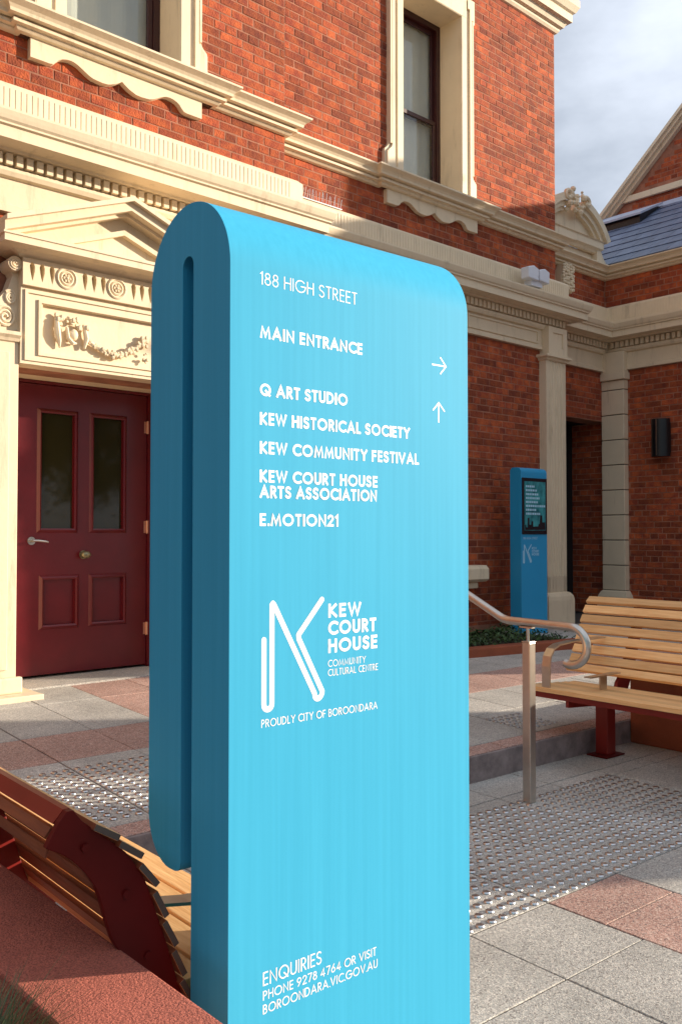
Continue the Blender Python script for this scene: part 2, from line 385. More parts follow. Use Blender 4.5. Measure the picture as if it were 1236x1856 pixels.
def slab(x0, x1, y0, y1, up, pink, parent):
    j = 0.0035; r = random.uniform(-0.0012, 0.0012)
    z = (lambda y: gz(y)) if up else (lambda y: 0.0)
    mb = MB(); a, b, c, d = x0+j, x1-j, y0+j, y1-j; e = 0.0016
    v = [(a, c), (b, c), (b, d), (a, d)]; vi = [(a+e, c+e), (b-e, c+e), (b-e, d-e), (a+e, d-e)]
    n = 4
    mb.v = [(x, y, z(y)-0.03) for x, y in v]+[(x, y, z(y)+r-0.003) for x, y in v]+[(x, y, z(y)+r) for x, y in vi]
    mb.f = [(i, (i+1) % n, n+(i+1) % n, n+i) for i in range(n)]+[(n+i, n+(i+1) % n, 2*n+(i+1) % n, 2*n+i) for i in range(n)]+[(8, 9, 10, 11)]
    part('paving_slab', mb, 'pink_granite' if pink else 'grey_granite', parent, fix=False)
# lower field: pink column X 2.83..3.29, grey elsewhere
YL = [-1.96, -1.14, -0.32, 0.5, 1.32]
for i in range(len(XL)-1):
    x0, x1 = XL[i], XL[i+1]
    if x0 < -0.4 or x1 > 9: continue
    pink = abs(x0-2.83) < 0.02
    off = 0.0 if not pink else 0.21
    yy = [-0.75+off, 0.09+off, 0.92+off, 1.745+(0.15 if pink else 0), 2.15, 2.60, 3.03, KY-0.30, KY]
    for j in range(len(yy)-1):
        if yy[j+1]-yy[j] < 0.05: continue
        if x1 > 5.5 and yy[j] > 2.2 and False: continue
        slab(x0, x1, yy[j], yy[j+1], False, (pink and j < 3+1), pav)
# upper field
for i in range(len(XL)-1):
    x0, x1 = XL[i], XL[i+1]
    if x0 < -0.2 or x1 > 10.6: continue
    yy = [KY, KY+0.14, 4.66, 5.22, 6.05, 6.9]
    for j in range(len(yy)-1):
        pink = j in (0, 2) or (j >= 3 and 2.8 < x0 < 4.3)
        if j == 1:
            slab(x0, x1, yy[j], 4.12, True, False, upp); slab(x0, x1, 4.12, yy[j+1], True, False, upp)
        else: slab(x0, x1, yy[j], yy[j+1], True, pink, upp)
# kerb step
g = MB(); g.box(-6, 13, KY-0.02, KY-0.002, -0.02, 0.148)
tag(part('kerb', g, 'kerb', bevel=0.004), 'dark stone riser of the low step between the two pavements', kind='structure')
# door threshold slab inside the portal is part of the upper pavement (built with the courthouse)

# tactile studs
def stud_mesh():
    mb = MB(); seg = 10; rings = [(0.0175, 0.0), (0.0158, 0.0058), (0.0120, 0.0070)]
    for r, z in rings:
        for k in range(seg): mb.v.append((r*cos(2*pi*k/seg), r*sin(2*pi*k/seg), z))
    for j in range(2):
        for k in range(seg): a = j*seg+k; b = j*seg+(k+1) % seg; mb.f.append((a, b, b+seg, a+seg))
    mb.f.append(tuple(2*seg+k for k in range(seg)))
    return mb
sm_ = stud_mesh(); sme = sm_.mesh('tactile_stud'); sme.materials.append(M['stool_steel'])
for p in sme.polygons[:-1]: p.use_smooth = True
studs = []
px_ = 0.0615
n = 0
for i in range(43):
    for j in range(15):
        x = 1.98+i*px_; y = 2.175+j*px_
        if abs(x-3.813) < 0.045 and abs(y-3.01) < 0.05: continue
        studs.append((x, y, 0.0, pav))
for i in range(30):
    for j in range(14):
        x = 1.05+i*px_; y = 3.68+j*px_
        studs.append((x, y, gz(y), upp))
for i in range(6):
    for j in range(6):
        studs.append((4.62+i*px_, 3.68+j*px_, gz(3.68+j*px_), upp))
def vis_left(s):   # left patch is seen between bench and sign only
    return s[0] < 2.6
for par in (pav, upp):
    ss = sorted([s for s in studs if s[3] is par and s[0]*0.643+s[1]*0.766 > 0.5], key=lambda s: s[0]**2+s[1]**2)
    if par is pav: ss = [s for s in ss if atan2(s[1], s[0]) < radians(43.5)]+[s for s in ss if atan2(s[1], s[0]) >= radians(43.5)]
    po = ORG[par.name]
    for s in ss[:296]:
        o = bpy.data.objects.new('tactile_stud', sme); COL.objects.link(o); o.parent = par
        o.location = (s[0]-po[0], s[1]-po[1], s[2]+0.0008-po[2])
    if ss[296:]:
        mb = MB()
        for s in ss[296:]:
            k = len(mb.v); mb.v += [(x+s[0], y+s[1], z+s[2]+0.0008) for x, y, z in sm_.v]; mb.f += [tuple(k+t for t in f) for f in sm_.f]
        part('tactile_studs', mb, 'stool_steel', par, fix=False, kind='stuff')

# ================================================================== THE COURTHOUSE (building frame: U along the front, V into depth)
VA, VB, VR = 6.45, 6.75, 7.08
CH = thing('courthouse', 'two storey red brick courthouse with cream trim, maroon door and sash windows', 'building', (6, 6.75, 0), frame_rot=True)
WG = thing('courthouse_wing', 'single storey brick wing with blue slate roof and gable at the right', 'building', (11.5, 5.5, 0), frame_rot=True)
PLAN = [(1.5, VB), (1.5, VA), (5.10, VA), (5.10, VB), (9.80, VB), (9.80, VR), (11.5, VR), (11.5, 1.6)]
PLANL = [(-5, VB)]+PLAN

def wall(parent, plane, c, a0, a1, z0, z1, holes=(), thick=0.3, name='wall', back=1):
    """mortar coloured wall slab; plane 'V' (face toward -V) or 'U' (face toward -U)"""
    mb = MB(); As = sorted({a0, a1, *[h[0] for h in holes], *[h[1] for h in holes]}); Zs = sorted({z0, z1, *[h[2] for h in holes], *[h[3] for h in holes]})
    As = [a for a in As if a0 <= a <= a1]; Zs = [z for z in Zs if z0 <= z <= z1]
    for i in range(len(As)-1):
        for j in range(len(Zs)-1):
            am, zm = (As[i]+As[i+1])/2, (Zs[j]+Zs[j+1])/2
            if any(h[0] < am < h[1] and h[2] < zm < h[3] for h in holes): continue
            if plane == 'V': mb.box(As[i], As[i+1], c, c+thick, Zs[j], Zs[j+1])
            else: mb.box(c, c+thick, As[i], As[i+1], Zs[j], Zs[j+1])
    return part(name, mb, 'mortar', parent, fix=False)
PITCH, BH, BL, JT = 0.0795, 0.069, 0.230, 0.0105
def brick_list(plane, c, a0, a1, z0, z1, holes=()):
    out_ = []; r = int(round(z0/PITCH))
    while (r+1)*PITCH <= z1+0.02:
        za = max(r*PITCH, z0); zb = min(r*PITCH+BH, z1)
        if zb-za > 0.02:
            head = (r % 4 == 1); Lb = (BL-JT)/2 if head else BL
            a = a0-(0.12 if r % 2 else 0.0)-(0.06 if head else 0)
            while a < a1:
                s, e = max(a, a0), min(a+Lb, a1)
                segs = [(s, e)]
                for h in holes:
                    if h[3] > za+0.01 and h[2] < zb-0.01:
                        ns = []
                        for s_, e_ in segs:
                            if e_ <= h[0] or s_ >= h[1]: ns.append((s_, e_)); continue
                            if s_ < h[0]: ns.append((s_, h[0]))
                            if e_ > h[1]: ns.append((h[1], e_))
                        segs = ns
                for s_, e_ in segs:
                    if e_-s_ > 0.02: out_.append((s_, e_, za, zb))
                a += Lb+JT
        r += 1
    return [(plane, c, *b) for b in out_]
def brick_mb(mb, b, org=(0, 0, 0)):
    plane, c, s, e, za, zb = b; p = 0.0032+random.uniform(-0.0016, 0.0018); k = 0.0035
    t = [random.uniform(-0.0012, 0.0012) for _ in range(4)]
    j = lambda: random.uniform(-0.0018, 0.0018)
    o = [(s+j(), za+j()), (e+j(), za+j()), (e+j(), zb+j()), (s+j(), zb+j())]; i_ = [(s+k, za+k), (e-k, za+k), (e-k, zb-k), (s+k, zb-k)]
    f = (lambda a, z, d: (a, c-d, z)) if plane == 'V' else (lambda a, z, d: (c-d, a, z))
    n = len(mb.v)
    mb.v += [f(a, z, -0.004) for a, z in o]+[f(a, z, p-0.003+t[q]) for q, (a, z) in enumerate(o)]+[f(a, z, p+t[q]) for q, (a, z) in enumerate(i_)]
    w = [(q, (q+1) % 4, 4+(q+1) % 4, 4+q) for q in range(4)]+[(4+q, 4+(q+1) % 4, 8+(q+1) % 4, 8+q) for q in range(4)]+[(8, 9, 10, 11)]
    if plane == 'U': w = [tuple(reversed(x)) for x in w]
    mb.f += [tuple(n+x for x in q) for q in w]
def lay(parent_wall, bl, single):
    """bricks of one wall: the ones in `single` as objects, the rest joined"""
    rest = MB()
    for b in bl:
        if b in single:
            mb = MB(); brick_mb(mb, b); part('brick', mb, 'brick', parent_wall, fix=False)
        else: brick_mb(rest, b)
    if rest.f: part('brickwork', rest, 'brick', parent_wall, fix=False, kind='stuff')
def view_size(b):
    plane, c, s, e, za, zb = b; a = (s+e)/2; p = (a, c) if plane == 'V' else (c, a)
    ang = math.degrees(atan2(p[1], p[0]))-48.04; d = hypot(*p)
    el = ((za+zb)/2-EYE)/(d*cos(radians(ang)))
    if abs(ang) > 20.5 or not -0.6 < el < 0.6: return 0
    if plane == 'V' and p[0]/p[1] < 0.93 and (za+zb)/2 < 4.4 and p[0]/p[1] > 0.55: return 0   # behind the big sign
    return (e-s)*(zb-za)/(d*d)
# openings
WL = (2.95, 3.96, 5.24, 8.2)     # left window opening  (U0,U1,z0,z1)
WR = (6.925, 7.90, 5.24, 7.415)
DOORO = (2.57, 4.16, 0.1, 2.63)
walls = []
wA = wall(CH, 'V', VA, 1.5, 5.10, 0.1, 8.35, [WL, DOORO], 0.25); walls.append((wA, brick_list('V', VA, 1.5, 5.095, 0.25, 3.73, [(2.05, 4.70, 0, 3.45)])+brick_list('V', VA, 1.5, 5.095, 4.66, 5.08)+brick_list('V', VA, 1.5, 5.095, 5.25, 8.0, [(2.73, 4.16, 5.2, 8.3)])))
wB = wall(CH, 'V', VB, 5.10, 9.80, 0.1, 8.35, [WR, (7.0, 7.95, 1.06, 3.0)], 0.25); walls.append((wB, brick_list('V', VB, 5.10, 9.795, 4.66, 5.08)+brick_list('V', VB, 5.10, 9.795, 5.25, 8.0, [(6.75, 8.17, 5.2, 7.7)])+brick_list('V', VB, 7.73, 9.45, 0.35, 3.75, [(7.0, 7.95, 1.06, 3.0)])+brick_list('V', VB, 5.10, 7.0, 0.35, 3.75)))
wC = wall(CH, 'V', VB, -5, 1.5, 0.1, 8.35, [], 0.25); walls.append((wC, brick_list('V', VB, -1.0, 1.5, 0.35, 8.0)))
wD = wall(CH, 'V', VR, 9.80, 11.5, 3.03, 5.3, [], 0.3); walls.append((wD, brick_list('V', VR, 9.80, 11.49, 3.04, 3.76)+brick_list('V', VR, 9.85, 11.49, 4.66, 5.08)))
allb = [b for w, bl in walls for b in bl]
top = set(sorted(allb, key=view_size, reverse=True)[:290])
for w, bl in walls: lay(w, bl, top)
# plain sides, roof and inside so nothing is see-through from elsewhere
sd_ = MB(); sd_.box(9.55, 9.80, VB+0.25, 13, 0.1, 8.35); sd_.box(-5, 9.55, 12.8, 13, 0.1, 8.35); sd_.box(-5.2, -5, VB, 13, 0.1, 8.35)
part('side_wall', sd_, 'brick', CH, fix=False)
rf = MB(); rf.box(-5.2, 9.98, VA-0.18, 13.2, 8.42, 8.5); part('roof', rf, 'lead', CH, fix=False)
# passage behind the recess, near-black sheet and floor stand in for its darkness
ps = MB(); ps.box(9.86, 11.49, 7.64, 7.70, 0.1, 3.03); ps.quad((9.9, 7.4, .2755), (11.49, 7.4, .2755), (11.49, 7.64, .2755), (9.9, 7.64, .2755)); ps.box(9.85, 11.5, 9.6, 9.7, 0.1, 3.03); ps.box(9.80, 11.5, VR+0.3, 9.6, 3.03, 3.1); part('passage', ps, 'void', CH, fix=False)
pw = wall(WG, 'U', 11.5, VR, 9.6, 0.1, 3.03, [], 0.25, 'passage_wall'); lay(pw, brick_list('U', 11.5, VR+0.02, 9.5, 0.3, 3.02), ())
dr = MB(); dr.box(10.1, 11.0, 9.54, 9.6, 0.27, 2.5); part('passage_door', dr, 'dark_frame', CH)

# ---- entablature over the ground floor, swept round all the breaks
ENT = [(0.0, 3.74), (0.05, 3.74), (0.05, 3.79), (0.035, 3.80), (0.035, 3.985), (0.07, 3.995), (0.085, 4.025), (0.085, 4.05), (0.055, 4.055), (0.055, 4.145),
       (0.14, 4.148), (0.15, 4.165), (0.235, 4.172), (0.29, 4.172), (0.29, 4.255), (0.31, 4.262), (0.31, 4.275), (0.325, 4.29), (0.335, 4.315), (0.345, 4.345), (0.345, 4.362),
       (0.17, 4.405), (0.17, 4.43), (0.12, 4.435), (0.12, 4.625), (0.085, 4.66), (0.0, 4.672)]
mb = MB(); mb.sweep(PLANL, ENT, segs=range(0, 7)); E_ = part('entablature', mb, 'cream', CH, fix=False)
mb = MB(); mb.sweep(PLANL, ENT, segs=[7]); EW = part('entablature', mb, 'cream', WG, fix=False)
# dentils
dm = MB(); dm.box(-0.024, 0.024, -0.055, 0.01, 0, 0.078); dme = dm.mesh('dentil'); dme.materials.append(M['cream'])
def dentils(parent, plane, c, a0, a1, pitch=0.0755):
    n = int((a1-a0)/pitch); po = ORG[parent.name]
    for i in range(n+1):
        a = a0+i*(a1-a0)/n
        o = bpy.data.objects.new('dentil', dme); COL.objects.link(o); o.parent = parent
        if plane == 'V': o.location = (a-po[0], c-po[1], 4.062-po[2])
        else: o.location = (c-po[0], a-po[1], 4.062-po[2]); o.rotation_euler = (0, 0, -pi/2)
dentils(E_, 'V', VA-0.06, 1.52, 5.08); dentils(E_, 'V', VB-0.06, 5.25, 9.82); dentils(E_, 'V', VR-0.06, 9.95, 11.35); dentils(EW, 'U', 11.5-0.06, 4.2, 6.9)
# fluting on the blocking band
def flutes(parent, plane, c, a0, a1, z0, z1, pitch=0.042, w=0.024, d=0.0035):
    mb = MB(); a = a0
    while a+w < a1:
        if plane == 'V': mb.box(a, a+w, c-d, c+0.002, z0, z1, skip=('+y',))
        else: mb.box(c-d, c+0.002, a, a+w, z0, z1, skip=('+x',))
        a += pitch
    part('fluting', mb, 'cream', parent, fix=False, kind='stuff')
flutes(E_, 'V', VA-0.12, 1.45, 5.1, 4.455, 4.61); flutes(E_, 'V', VB-0.12, 5.25, 9.85, 4.455, 4.61); flutes(EW, 'U', 11.38, 3.4, 6.9, 4.455, 4.61)
# raised panel frames on the frieze, right part
mb = MB()
for (u0, u1) in ((8.0, 9.36), (5.6, 7.5)):
    for a, b, c_, d_ in ((u0, u1, 3.95, 3.97), (u0, u1, 3.81, 3.83), (u0, u0+0.02, 3.83, 3.95), (u1-0.02, u1, 3.83, 3.95)):
        mb.box(a, b, VB-0.05, VB-0.03, c_, d_)
part('frieze_panel', mb, 'cream', CH, fix=False)

# ---- string course and sills at the upper floor
CRS = [(0.0, 5.075), (0.035, 5.08), (0.05, 5.095), (0.05, 5.108), (0.085, 5.112), (0.085, 5.135), (0.07, 5.14), (0.07, 5.15), (0.125, 5.153), (0.13, 5.175),
       (0.145, 5.195), (0.17, 5.212), (0.185, 5.222), (0.185, 5.238), (0.0, 5.262)]
CP = [(-5, VB), (1.5, VB), (1.5, VA), (2.60, VA), (2.60, VA-0.05), (4.28, VA-0.05), (4.28, VA), (5.10, VA), (5.10, VB), (6.60, VB), (6.60, VB-0.05), (8.20, VB-0.05), (8.20, VB),
      (9.80, VB), (9.80, VR), (11.5, VR), (11.5, 1.6)]
mb = MB(); mb.sweep(CP, CRS, segs=range(0, 15)); part('string_course', mb, 'cream', CH, fix=False)
mb = MB(); mb.sweep(CP, CRS, segs=[15]); part('eaves_course', mb, 'cream', WG, fix=False)
# ---- eaves cornice at the top
EAV = [(0.0, 7.93), (0.03, 7.94), (0.05, 7.97), (0.05, 8.0), (0.09, 8.01), (0.11, 8.05), (0.12, 8.07), (0.17, 8.08), (0.17, 8.18), (0.20, 8.20), (0.24, 8.27), (0.24, 8.36), (0.0, 8.42)]
mb = MB(); mb.sweep([(-5, VB), (1.5, VB), (1.5, VA), (5.10, VA), (5.10, VB), (9.80, VB), (9.80, 13)], EAV); part('eaves_cornice', mb, 'cream', CH, fix=False)

# ---- sash windows
def win_rect(o, x0, x1, z0, z1, y0, y1, w):   # frame of four bars
    o.box(x0, x1, y0, y1, z1-w, z1); o.box(x0, x1, y0, y1, z0, z0+w); o.box(x0, x0+w, y0, y1, z0+w, z1-w); o.box(x1-w, x1, y0, y1, z0+w, z1-w)
def sash_window(op, V, rail_z, c_apron):
    u0, u1, z0, z1 = op
    w = part('window', (lambda m: (m.box(u0-0.002, u1+0.002, V+0.30, V+0.34, z0, z1-0.002, skip=()), m)[1])(MB()), 'void', CH, fix=False)
    w.data.materials[0] = M['dark_frame']
    # replace slab by a frame: outer box frame
    me = w.data; mb = MB(); win_rect(mb, u0, u1, z0+0.01, z1, V+0.28, V+0.36, 0.07)
    w.data = mb.mesh('window', ORG[w.name]); w.data.materials.append(M['dark_frame'])
    s1 = MB(); win_rect(s1, u0+0.07, u1-0.07, rail_z-0.03, z1-0.07, V+0.325, V+0.355, 0.045); part('sash', s1, 'dark_frame', w, fix=False, bevel=0.004)
    s2 = MB(); win_rect(s2, u0+0.07, u1-0.07, z0+0.08, rail_z+0.03, V+0.29, V+0.32, 0.05); part('sash', s2, 'dark_frame', w, fix=False, bevel=0.004)
    p = MB(); p.box(u0+0.11, u1-0.11, V+0.338, V+0.342, rail_z, z1-0.11); part('pane', p, 'glass', w, fix=False)
    p = MB(); p.box(u0+0.11, u1-0.11, V+0.302, V+0.306, z0+0.12, rail_z-0.01); part('pane', p, 'glass', w, fix=False)
    b = MB(); n = 26
    for i in range(n):       # softly pleated blind
        a = u0+0.08+(u1-u0-0.16)*i/n; a2 = u0+0.08+(u1-u0-0.16)*(i+1)/n
        y1_, y2_ = V+0.385+0.006*sin(i*0.9), V+0.385+0.006*sin((i+1)*0.9)
        b.quad((a, y1_, z0+0.05), (a2, y2_, z0+0.05), (a2, y2_, z1-0.05), (a, y1_, z1-0.05))
    part('blind', b, 'blind', w, fix=False)
    v = MB(); v.box(u0-0.1, u1+0.1, V+0.8, V+0.82, z0-0.1, z1+0.1); v.box(u0-0.1, u1+0.1, V+0.36, V+0.8, z0-0.12, z0-0.1); part('dark_room', v, 'void', w, fix=False)
    # reveal lining
    r = MB(); r.box(u0-0.02, u0+0.006, V-0.051, V+0.278, z0+0.013, z1-0.0065); r.box(u1-0.006, u1+0.02, V-0.051, V+0.278, z0+0.013, z1-0.0065); r.box(u0-0.02, u1+0.02, V-0.051, V+0.278, z1-0.006, z1+0.02); r.box(u0-0.02, u1+0.02, V-0.04, V+0.278, z0-0.02, z0+0.012)
    part('reveal', r, 'cream', w, fix=False)
    # architrave: flat band + outer moulding with ears top and bottom
    a = MB(); aw = 0.20; f = 0.055
    a.box(u0-0.085, u0-0.001, V-f, V-0.001, z0+0.012, z1+0.085); a.box(u1+0.001, u1+0.085, V-f, V-0.001, z0+0.012, z1+0.085); a.box(u0-0.085, u1+0.085, V-f-0.002, V-0.001, z1+0.001, z1+0.083)
    part('architrave', a, 'cream', w, fix=False)
    for sgn in (-1, 1):
        e = u0 if sgn < 0 else u1
        o1 = [(0.085, z0+0.012), (0.27, z0+0.012), (0.27, z0+0.25), (0.262, z0+0.275), (0.235, z0+0.295), (0.215, z0+0.32), (0.205, z0+0.35), (0.205, z1-0.02), (0.245, z1-0.02), (0.245, z1+0.26), (0.085, z1+0.26)]
        m_ = MB(); m_.prism([(e+sgn*x, z) for x, z in o1], [], lambda x, z, d: (x, V-d, z), 0.0, 0.040); part('architrave_ear', m_, 'cream', w)
        o2 = [(0.135, z0+0.012), (0.235, z0+0.012), (0.235, z0+0.235), (0.225, z0+0.262), (0.205, z0+0.28), (0.180, z0+0.305), (0.170, z0+0.335), (0.170, z1+0.0), (0.21, z1+0.0), (0.21, z1+0.225), (0.10, z1+0.225), (0.10, z1+0.12), (0.135, z1+0.12)]
        m_ = MB(); m_.prism([(e+sgn*x, z) for x, z in o2], [], lambda x, z, d: (x, V-d, z), 0.04, 0.062); part('architrave_moulding', m_, 'cream', w)
        m_ = MB(); xx = sorted((e+sgn*0.245, e+sgn*0.215)); m_.box(xx[0], xx[1], V-0.06, V-0.041, z0+0.012, z0+0.245); xx = sorted((e+sgn*0.20, e+sgn*0.178)); m_.box(xx[0], xx[1], V-0.062, V-0.0415, z0+0.34, z1-0.01); part('outer_bead', m_, 'cream', w, fix=False)
    h = MB(); h.box(u0-0.085, u1+0.085, V-0.052, V-0.001, z1+0.0835, z1+0.26); part('head', h, 'cream', w, fix=False)
    # scalloped apron under the sill
    c = c_apron; hw = 0.745; pts = [(-hw, 5.075), (-hw, 4.93), (-0.60, 4.93), (-0.57, 4.935)]
    pts += [(-0.43-0.12*cos(t)*1.0, 4.935+0.075*sin(t)) for t in [pi*k/10 for k in range(1, 6)]]
    pts += [(-0.43+0.21*k/8, 5.01-0.078*(1-cos(pi*k/8))/2) for k in range(1, 9)]
    pts += [(-0.17, 4.928), (-0.12, 4.932), (-0.06, 4.955), (-0.02, 4.98), (0.0, 4.995)]
    full = pts+[(-x, z) for x, z in reversed(pts[:-1])]
    m_ = MB(); m_.prism([(c+x, z) for x, z in full], [], lambda x, z, d: (x, V-d, z), -0.002, 0.055); part('apron', m_, 'cream', w)
    return w
sash_window(WL, VA, 6.35, 3.42); sash_window(WR, VB, 6.23, 7.42)
# plaster band below lower bricks on the right: sill of a ground floor window
def ground_window():
    u0, u1, z0, z1 = 7.0, 7.95, 1.06, 3.0
    mb = MB(); win_rect(mb, u0, u1, z0, z1, VB+0.15, VB+0.22, 0.08); w = part('window', mb, 'dark_frame', CH, fix=False)
    p = MB(); p.box(u0+0.08, u1-0.08, VB+0.18, VB+0.185, z0+0.08, z1-0.08); part('pane', p, 'glass_dark', w, fix=False)
    s_ = MB(); o = [(0, .80), (.06, .80), (.09, .84), (.18, .86), (.18, 1.02), (.14, 1.06), (-0.15, 1.06)]
    prof = [(-0.1, 0.86), (-0.1, 1.055), (0.16, 1.055), (0.20, 1.015), (0.20, 0.90), (0.16, 0.87), (0.08, 0.86)]
    s_.prism([(b, c_) for b, c_ in prof], [], lambda b, c_, d: (d, VB-b, c_), 6.9, 8.17); part('sill', s_, 'cream', w)
    s2 = MB(); s2.box(6.95, 8.1, VB-0.1, VB, 0.79, 0.86); part('sill_bracket', s2, 'cream', w, bevel=0.01)
ground_window()

# ---- portal around the door
PV = 6.30
mb = MB(); mb.box(2.08, 2.57, PV, 6.98, 0.2, 2.79); pl = part('pilaster', mb, 'cream', CH, bevel=0.006)
m_ = MB(); m_.box(2.14, 2.50, PV-0.012, PV, 0.45, 2.70, skip=('+y',)); part('pilaster_panel', m_, 'cream', pl, fix=False, bevel=0.004)
m_ = MB(); m_.box(2.02, 2.70, 6.12, 6.60, 0.2, 0.285); part('plinth', m_, 'cream', pl, bevel=0.008)
m_ = MB(); m_.box(2.04, 2.60, PV-0.05, PV-0.001, 0.285, 0.40); part('pilaster_base', m_, 'cream', pl, bevel=0.012)
m_ = MB(); m_.sweep([(2.08, VA), (2.08, PV), (2.57, PV)], [(0, 2.775), (0.015, 2.78), (0.025, 2.80), (0.045, 2.82), (0.045, 2.845), (0, 2.855)]); part('ledge', m_, 'cream', pl, fix=False)
mb = MB(); mb.box(4.16, 4.65, PV, 6.98, 0.2, 2.79); pl2 = part('pilaster', mb, 'cream', CH, bevel=0.006)
m_ = MB(); m_.box(4.03, 4.71, 6.12, 6.60, 0.2, 0.285); part('plinth', m_, 'cream', pl2, bevel=0.008)
# lintel block with recessed panel
mb = MB()
mb.prism([(2.572, 2.63), (4.158, 2.63), (4.158, 3.19), (2.572, 3.19)], [[(2.735, 2.725), (2.735, 3.08), (3.995, 3.08), (3.995, 2.725)]], lambda a, z, d: (a, d, z), PV-0.02, PV+0.01)
mb.box(2.572, 4.158, PV+0.01, 6.98, 2.63, 3.44)
lint = part('door_surround', mb, 'cream', CH)
m_ = MB()
for (a0, a1, z0, z1, d) in ((2.60, 4.13, 2.655, 3.165, 0.012), (2.70, 4.03, 2.70, 3.105, 0.014)):
    m_.prism([(a0, z0), (a1, z0), (a1, z1), (a0, z1)], [[(a0+0.022, z0+0.022), (a0+0.022, z1-0.022), (a1-0.022, z1-0.022), (a1-0.022, z0+0.022)]], lambda a, z, dd: (a, dd, z), PV-0.02-d, PV-0.019)
part('panel_moulding', m_, 'cream', lint)
# fluted frieze with rosettes
drops = []; c0 = 2.638; ros = [2.90, 3.304, 3.708, 4.09]
for k in range(4):
    for q in range(3):
        u = [2.640, 2.713, 2.788][q]+k*0.404
        if u < 4.08: drops.append(u)
def drop(u): return [(u-0.019, 3.33), (u-0.012, 3.352), (u, 3.36), (u+0.013, 3.352), (u+0.020, 3.33), (u+0.019, 3.295), (u+0.010, 3.255), (u+0.004, 3.225), (u-0.004, 3.245), (u-0.014, 3.29)][::-1]
mb = MB(); mb.prism([(2.572, 3.19), (4.158, 3.19), (4.158, 3.385), (2.572, 3.385)], [drop(u) for u in drops], lambda a, z, d: (a, d, z), PV-0.055, PV+0.009)
fz = part('frieze', mb, 'cream', CH)
for u in ros[:3]:
    m_ = MB()
    for r in (0.072, 0.045):
        m_.tube([(u+r*cos(t), PV-0.056, 3.29+r*sin(t)) for t in [2*pi*k/20 for k in range(21)]], 0.011, 6, cap=False)
    for k in range(6): t = 2*pi*k/6; m_.ball((u+0.022*cos(t), PV-0.060, 3.29+0.022*sin(t)), 0.013, 6, 4)
    m_.ball((u, PV-0.065, 3.29), 0.013, 8, 5); part('rosette', m_, 'cream', fz, smooth=True)
# mask and swag
sw = MB(); rr = random.Random(3)
def lump(c, n, sx, sz, r):
    for _ in range(n): sw.ball((c[0]+rr.uniform(-sx, sx), PV-0.012-rr.uniform(0, 0.022), c[1]+rr.uniform(-sz, sz)), r*rr.uniform(0.6, 1.15), 6, 4, (1, 0.8, 1))
for u, z, n, sx, sz, r in ((2.86, 2.99, 9, 0.045, 0.03, 0.020), (2.96, 2.985, 10, 0.05, 0.03, 0.018), (3.05, 2.955, 8, 0.035, 0.03, 0.020)): lump((u, z), n, sx, sz, r)
sw.tube([(2.84, PV-0.02, 2.99), (2.845, PV-0.025, 2.90), (2.86, PV-0.02, 2.83), (2.87, PV-0.012, 2.78)], [0.016, 0.026, 0.02, 0.006], 8)
sw.tube([(3.06, PV-0.02, 2.96), (3.075, PV-0.025, 2.87), (3.06, PV-0.02, 2.80)], [0.016, 0.022, 0.010], 8)
sw.tube([(2.92, PV-0.02, 2.94), (2.93, PV-0.025, 2.86), (2.965, PV-0.025, 2.825), (3.0, PV-0.015, 2.83)], [0.012, 0.016, 0.018, 0.006], 8)
sw.ball((2.975, PV-0.02, 2.89), 0.035, 10, 8, (1, 0.7, 1.25))
pts = [(3.10+0.42*k/14, PV-0.02, 2.855-0.085*sin(pi*k/14)+0.03*k/14) for k in range(15)]
for i, p_ in enumerate(pts):
    for _ in range(4): sw.ball((p_[0]+rr.uniform(-.014, .014), p_[1]-rr.uniform(0, .012), p_[2]+rr.uniform(-.022, .022)), 0.017*rr.uniform(.7, 1.2), 6, 4)
sw.tube(pts, 0.016, 6)
for u, z, n, sx, sz, r in ((3.56, 2.93, 12, 0.035, 0.05, 0.017), (3.57, 2.80, 8, 0.02, 0.04, 0.014)): lump((u, z), n, sx, sz, r)
part('swag', sw, 'cream', lint, smooth=True)
# portal cornice and pediment
CV = 6.08
PC = [(0, 3.385), (0.02, 3.39), (0.035, 3.405), (0.06, 3.415), (0.085, 3.425), (0.195, 3.43), (0.195, 3.475), (0.205, 3.48), (0.205, 3.495), (0, 3.51)]
mb = MB(); mb.sweep([(2.572, 6.45), (2.572, PV-0.02), (4.158, PV-0.02), (4.158, 6.45)], PC)
pdm = part('pediment', mb, 'cream', CH, fix=False)
uc, hl = 3.345, 0.965
def rake(mb, sgn, a, b, v0, v1):      # a: lower offset, b: upper offset along z
    zt = lambda x: 3.60+0.375*(hl-abs(x))
    pts = [(-hl, zt(-hl)+a if a > -0.2 else zt(-hl)+a), (0, zt(0)+a), (0, zt(0)+b), (-hl, zt(-hl)+b)]
    mb.prism([(uc+sgn*x, z) for x, z in pts], [], lambda x, z, d: (x, d, z), v0, v1)
for sgn in (-1, 1):
    for (a, b, v0, nm) in ((-0.035, 0.0, 6.05, 'raking_fillet'), (-0.10, -0.036, 6.09, 'raking_corona'), (-0.125, -0.101, 6.16, 'raking_bed')):
        m_ = MB(); rake(m_, sgn, a, b, v0, 6.44); part(nm, m_, 'cream', pdm)
m_ = MB(); m_.prism([(uc-0.93, 3.505), (uc+0.93, 3.505), (uc, 3.85)], [], lambda x, z, d: (x, d, z), 6.25, 6.44); part('tympanum', m_, 'cream', pdm)
m_ = MB(); m_.prism([(uc-0.60, 3.52), (uc+0.60, 3.52), (uc, 3.74)], [[(uc-0.42, 3.545), (uc, 3.70), (uc+0.42, 3.545)]], lambda x, z, d: (x, d, z), 6.20, 6.251); part('tympanum_frame', m_, 'cream', pdm)
